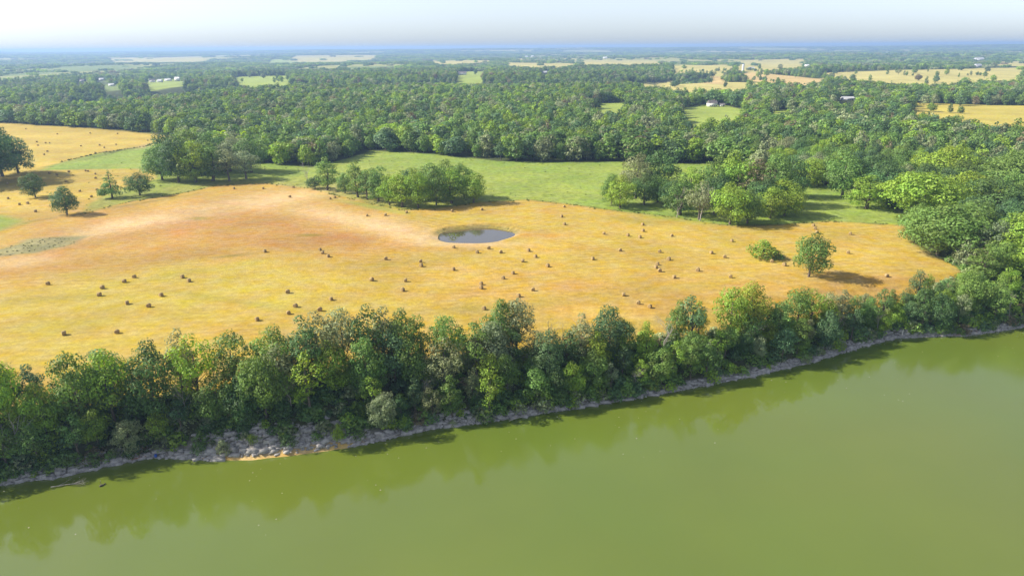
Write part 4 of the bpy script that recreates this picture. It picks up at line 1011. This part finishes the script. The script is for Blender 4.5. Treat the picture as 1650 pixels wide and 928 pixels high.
def cloud(name, X, Y, Z, V_, S_, T_):
    me = bpy.data.meshes.new(name); n = len(X); me.vertices.add(n); me.vertices.foreach_set('co', np.stack([X, Y, Z - 0.2], 1).astype(np.float32).ravel())
    a = me.attributes.new('variant', 'INT', 'POINT'); a.data.foreach_set('value', V_.astype(np.int32))
    a = me.attributes.new('scl', 'FLOAT_VECTOR', 'POINT'); a.data.foreach_set('vector', S_.astype(np.float32).ravel())
    a = me.attributes.new('rot', 'FLOAT_VECTOR', 'POINT'); rz = np.zeros((n, 3), np.float32); rz[:, 2] = np.random.default_rng(3).uniform(0, 6.283, n); a.data.foreach_set('vector', rz.ravel())
    a = me.attributes.new('tint', 'FLOAT_COLOR', 'POINT'); a.data.foreach_set('color', np.concatenate([T_, np.ones((n, 1))], 1).astype(np.float32).ravel())
    return link(name, me)
def flush():
    global PX, PY, PZ, PV, PS, PT
    r = list(map(np.concatenate, (PX, PY, PZ, PV, PS, PT))); PX, PY, PZ, PV, PS, PT = [], [], [], [], [], []
    print('points', len(r[0])); return r
forest = tag(cloud('forest', *flush()), 'wide mixed woodland stretching from the meadow to the horizon', 'forest', kind='stuff')
# undergrowth that hides the soil of the bank
cand = RNG.uniform((-190, 100), (300, 330), (40000, 2)); ds = -sdf(RIVER, cand[:, 0], cand[:, 1]); df = sdf(P_MAIN, cand[:, 0], cand[:, 1]); cp = project(cand[:, 0], cand[:, 1], height(cand[:, 0], cand[:, 1]))[0]
ledge = np.exp(-((cp - 440) / 130) ** 2)
ok = (ds > 0.4 + 3.0 * ledge + 2.4 * vnoise(cand[:, 0], cand[:, 1], 16, 113, 2) * RNG.uniform(0.3, 1, len(ds))) & (ds < 40) & (df < -0.3) & (cp > -120) & (cp < 1780) & (RNG.random(len(ds)) < 0.85); x, y = cand[ok].T; n = len(x)
sz = RNG.uniform(0.3, 1.0, n); add_pts(x, y, height(x, y), RNG.integers(10, 13, n), np.stack([sz * 1.15, sz * 1.15, sz], 1), RNG)
def tufts(x, y, lo, hi, tone):
    n = len(x); sz = RNG.uniform(lo, hi, n); add_pts(x, y, height(x, y), RNG.integers(10, 13, n), np.stack([sz, sz, sz * RNG.uniform(0.6, 1.1, n)], 1), RNG); PT[-1] = np.array(tone) * RNG.uniform(0.7, 1.3, (n, 1))
bb = np.array(P_BRUSH); c = RNG.uniform(bb.min(0), bb.max(0), (1500, 2)); c = c[inside(P_BRUSH, c[:, 0], c[:, 1])][:170]; tufts(c[:, 0], c[:, 1], 0.08, 0.2, (0.16, 0.17, 0.07))
a = RNG.uniform(0.4, 3.0, 34); q = RNG.uniform(1.06, 1.14, 34); tufts(POND_C.x + POND_RX * q * np.cos(a), POND_C.y + POND_RY * q * np.sin(a), 0.06, 0.16, (0.15, 0.17, 0.05))
ml = np.array([p[:2] for p in at_many(MAIN_TOP[3:-3])])
for A, B in zip(ml, ml[1:]):
    n = int(np.hypot(*(B - A)) / 1.6); t = RNG.random((n, 1)); c = A + (B - A) * t + RNG.normal(size=(n, 2)) * 1.0; tufts(c[:, 0], c[:, 1], 0.1, 0.3, (0.17, 0.21, 0.05))
fl = np.array([p[:2] for p in at_many([(95, 262), (160, 247), (235, 236), (278, 220)])])
for A, B in zip(fl, fl[1:]):
    n = int(np.hypot(*(B - A)) / 1.0); t = RNG.random((n, 1)); c = A + (B - A) * t + RNG.normal(size=(n, 2)) * 0.5; tufts(c[:, 0], c[:, 1], 0.14, 0.36, (0.08, 0.10, 0.03))
mb = np.array(P_MEAD); c = RNG.uniform(mb.min(0), mb.max(0), (1300, 2)); c = c[inside(P_MEAD, c[:, 0], c[:, 1]) & (vnoise(c[:, 0], c[:, 1], 40, 8, 2) > 0.45)]; tufts(c[:, 0], c[:, 1], 0.08, 0.26, (0.17, 0.21, 0.05))
undergrowth = tag(cloud('undergrowth', *flush()), 'tangled green undergrowth and weeds of the bank and field edges', 'undergrowth', kind='stuff')
ng = bpy.data.node_groups.new('scatter_forest', 'GeometryNodeTree')
ng.interface.new_socket('Geometry', in_out='INPUT', socket_type='NodeSocketGeometry'); ng.interface.new_socket('Geometry', in_out='OUTPUT', socket_type='NodeSocketGeometry')
N = ng.nodes; Lk = ng.links
gi, go = N.new('NodeGroupInput'), N.new('NodeGroupOutput'); iop = N.new('GeometryNodeInstanceOnPoints'); ci = N.new('GeometryNodeCollectionInfo')
ci.inputs['Collection'].default_value = protos; ci.inputs['Separate Children'].default_value = True; ci.inputs['Reset Children'].default_value = True
def named(nm, ty):
    k = N.new('GeometryNodeInputNamedAttribute'); k.data_type = ty; k.inputs['Name'].default_value = nm; return [s for s in k.outputs if s.enabled and s.name == 'Attribute'][0]
Lk.new(gi.outputs[0], iop.inputs['Points']); Lk.new(ci.outputs[0], iop.inputs['Instance']); iop.inputs['Pick Instance'].default_value = True
Lk.new(named('variant', 'INT'), iop.inputs['Instance Index']); Lk.new(named('rot', 'FLOAT_VECTOR'), iop.inputs['Rotation']); Lk.new(named('scl', 'FLOAT_VECTOR'), iop.inputs['Scale'])
Lk.new(iop.outputs[0], go.inputs[0])
for o in (forest, undergrowth):
    md = o.modifiers.new('scatter', 'NODES'); md.node_group = ng

# ------------------------------------------------------------------ haze
hz_top = float(max(gz.max() + 16, ZC + 3)); hz_bot = float(gz.min()) - 1.5
m = bpy.data.materials.new('haze'); m.use_nodes = True; n = m.node_tree.nodes; n.remove(n['Principled BSDF'])
pv = n.new('ShaderNodeVolumePrincipled'); pv.inputs['Color'].default_value = (0.43, 0.64, 1.0, 1); pv.inputs['Density'].default_value = 1.3e-4; pv.inputs['Anisotropy'].default_value = 0.2
pv.inputs['Density Attribute'].default_value = ''; pv.inputs['Temperature Attribute'].default_value = ''; pv.inputs['Color Attribute'].default_value = ''
m.node_tree.links.new(pv.outputs[0], n['Material Output'].inputs['Volume'])
try: m.cycles.homogeneous_volume = True
except Exception: pass
E = 27500
v = [(-E, -3600, hz_bot), (E, -3600, hz_bot), (E, E, hz_bot), (-E, E, hz_bot), (-E, -3600, hz_top), (E, -3600, hz_top), (E, E, hz_top), (-E, E, hz_top)]
tag(link('haze', mesh_np('haze', v, RF, [m])), 'pale summer haze over the far country', kind='stuff')
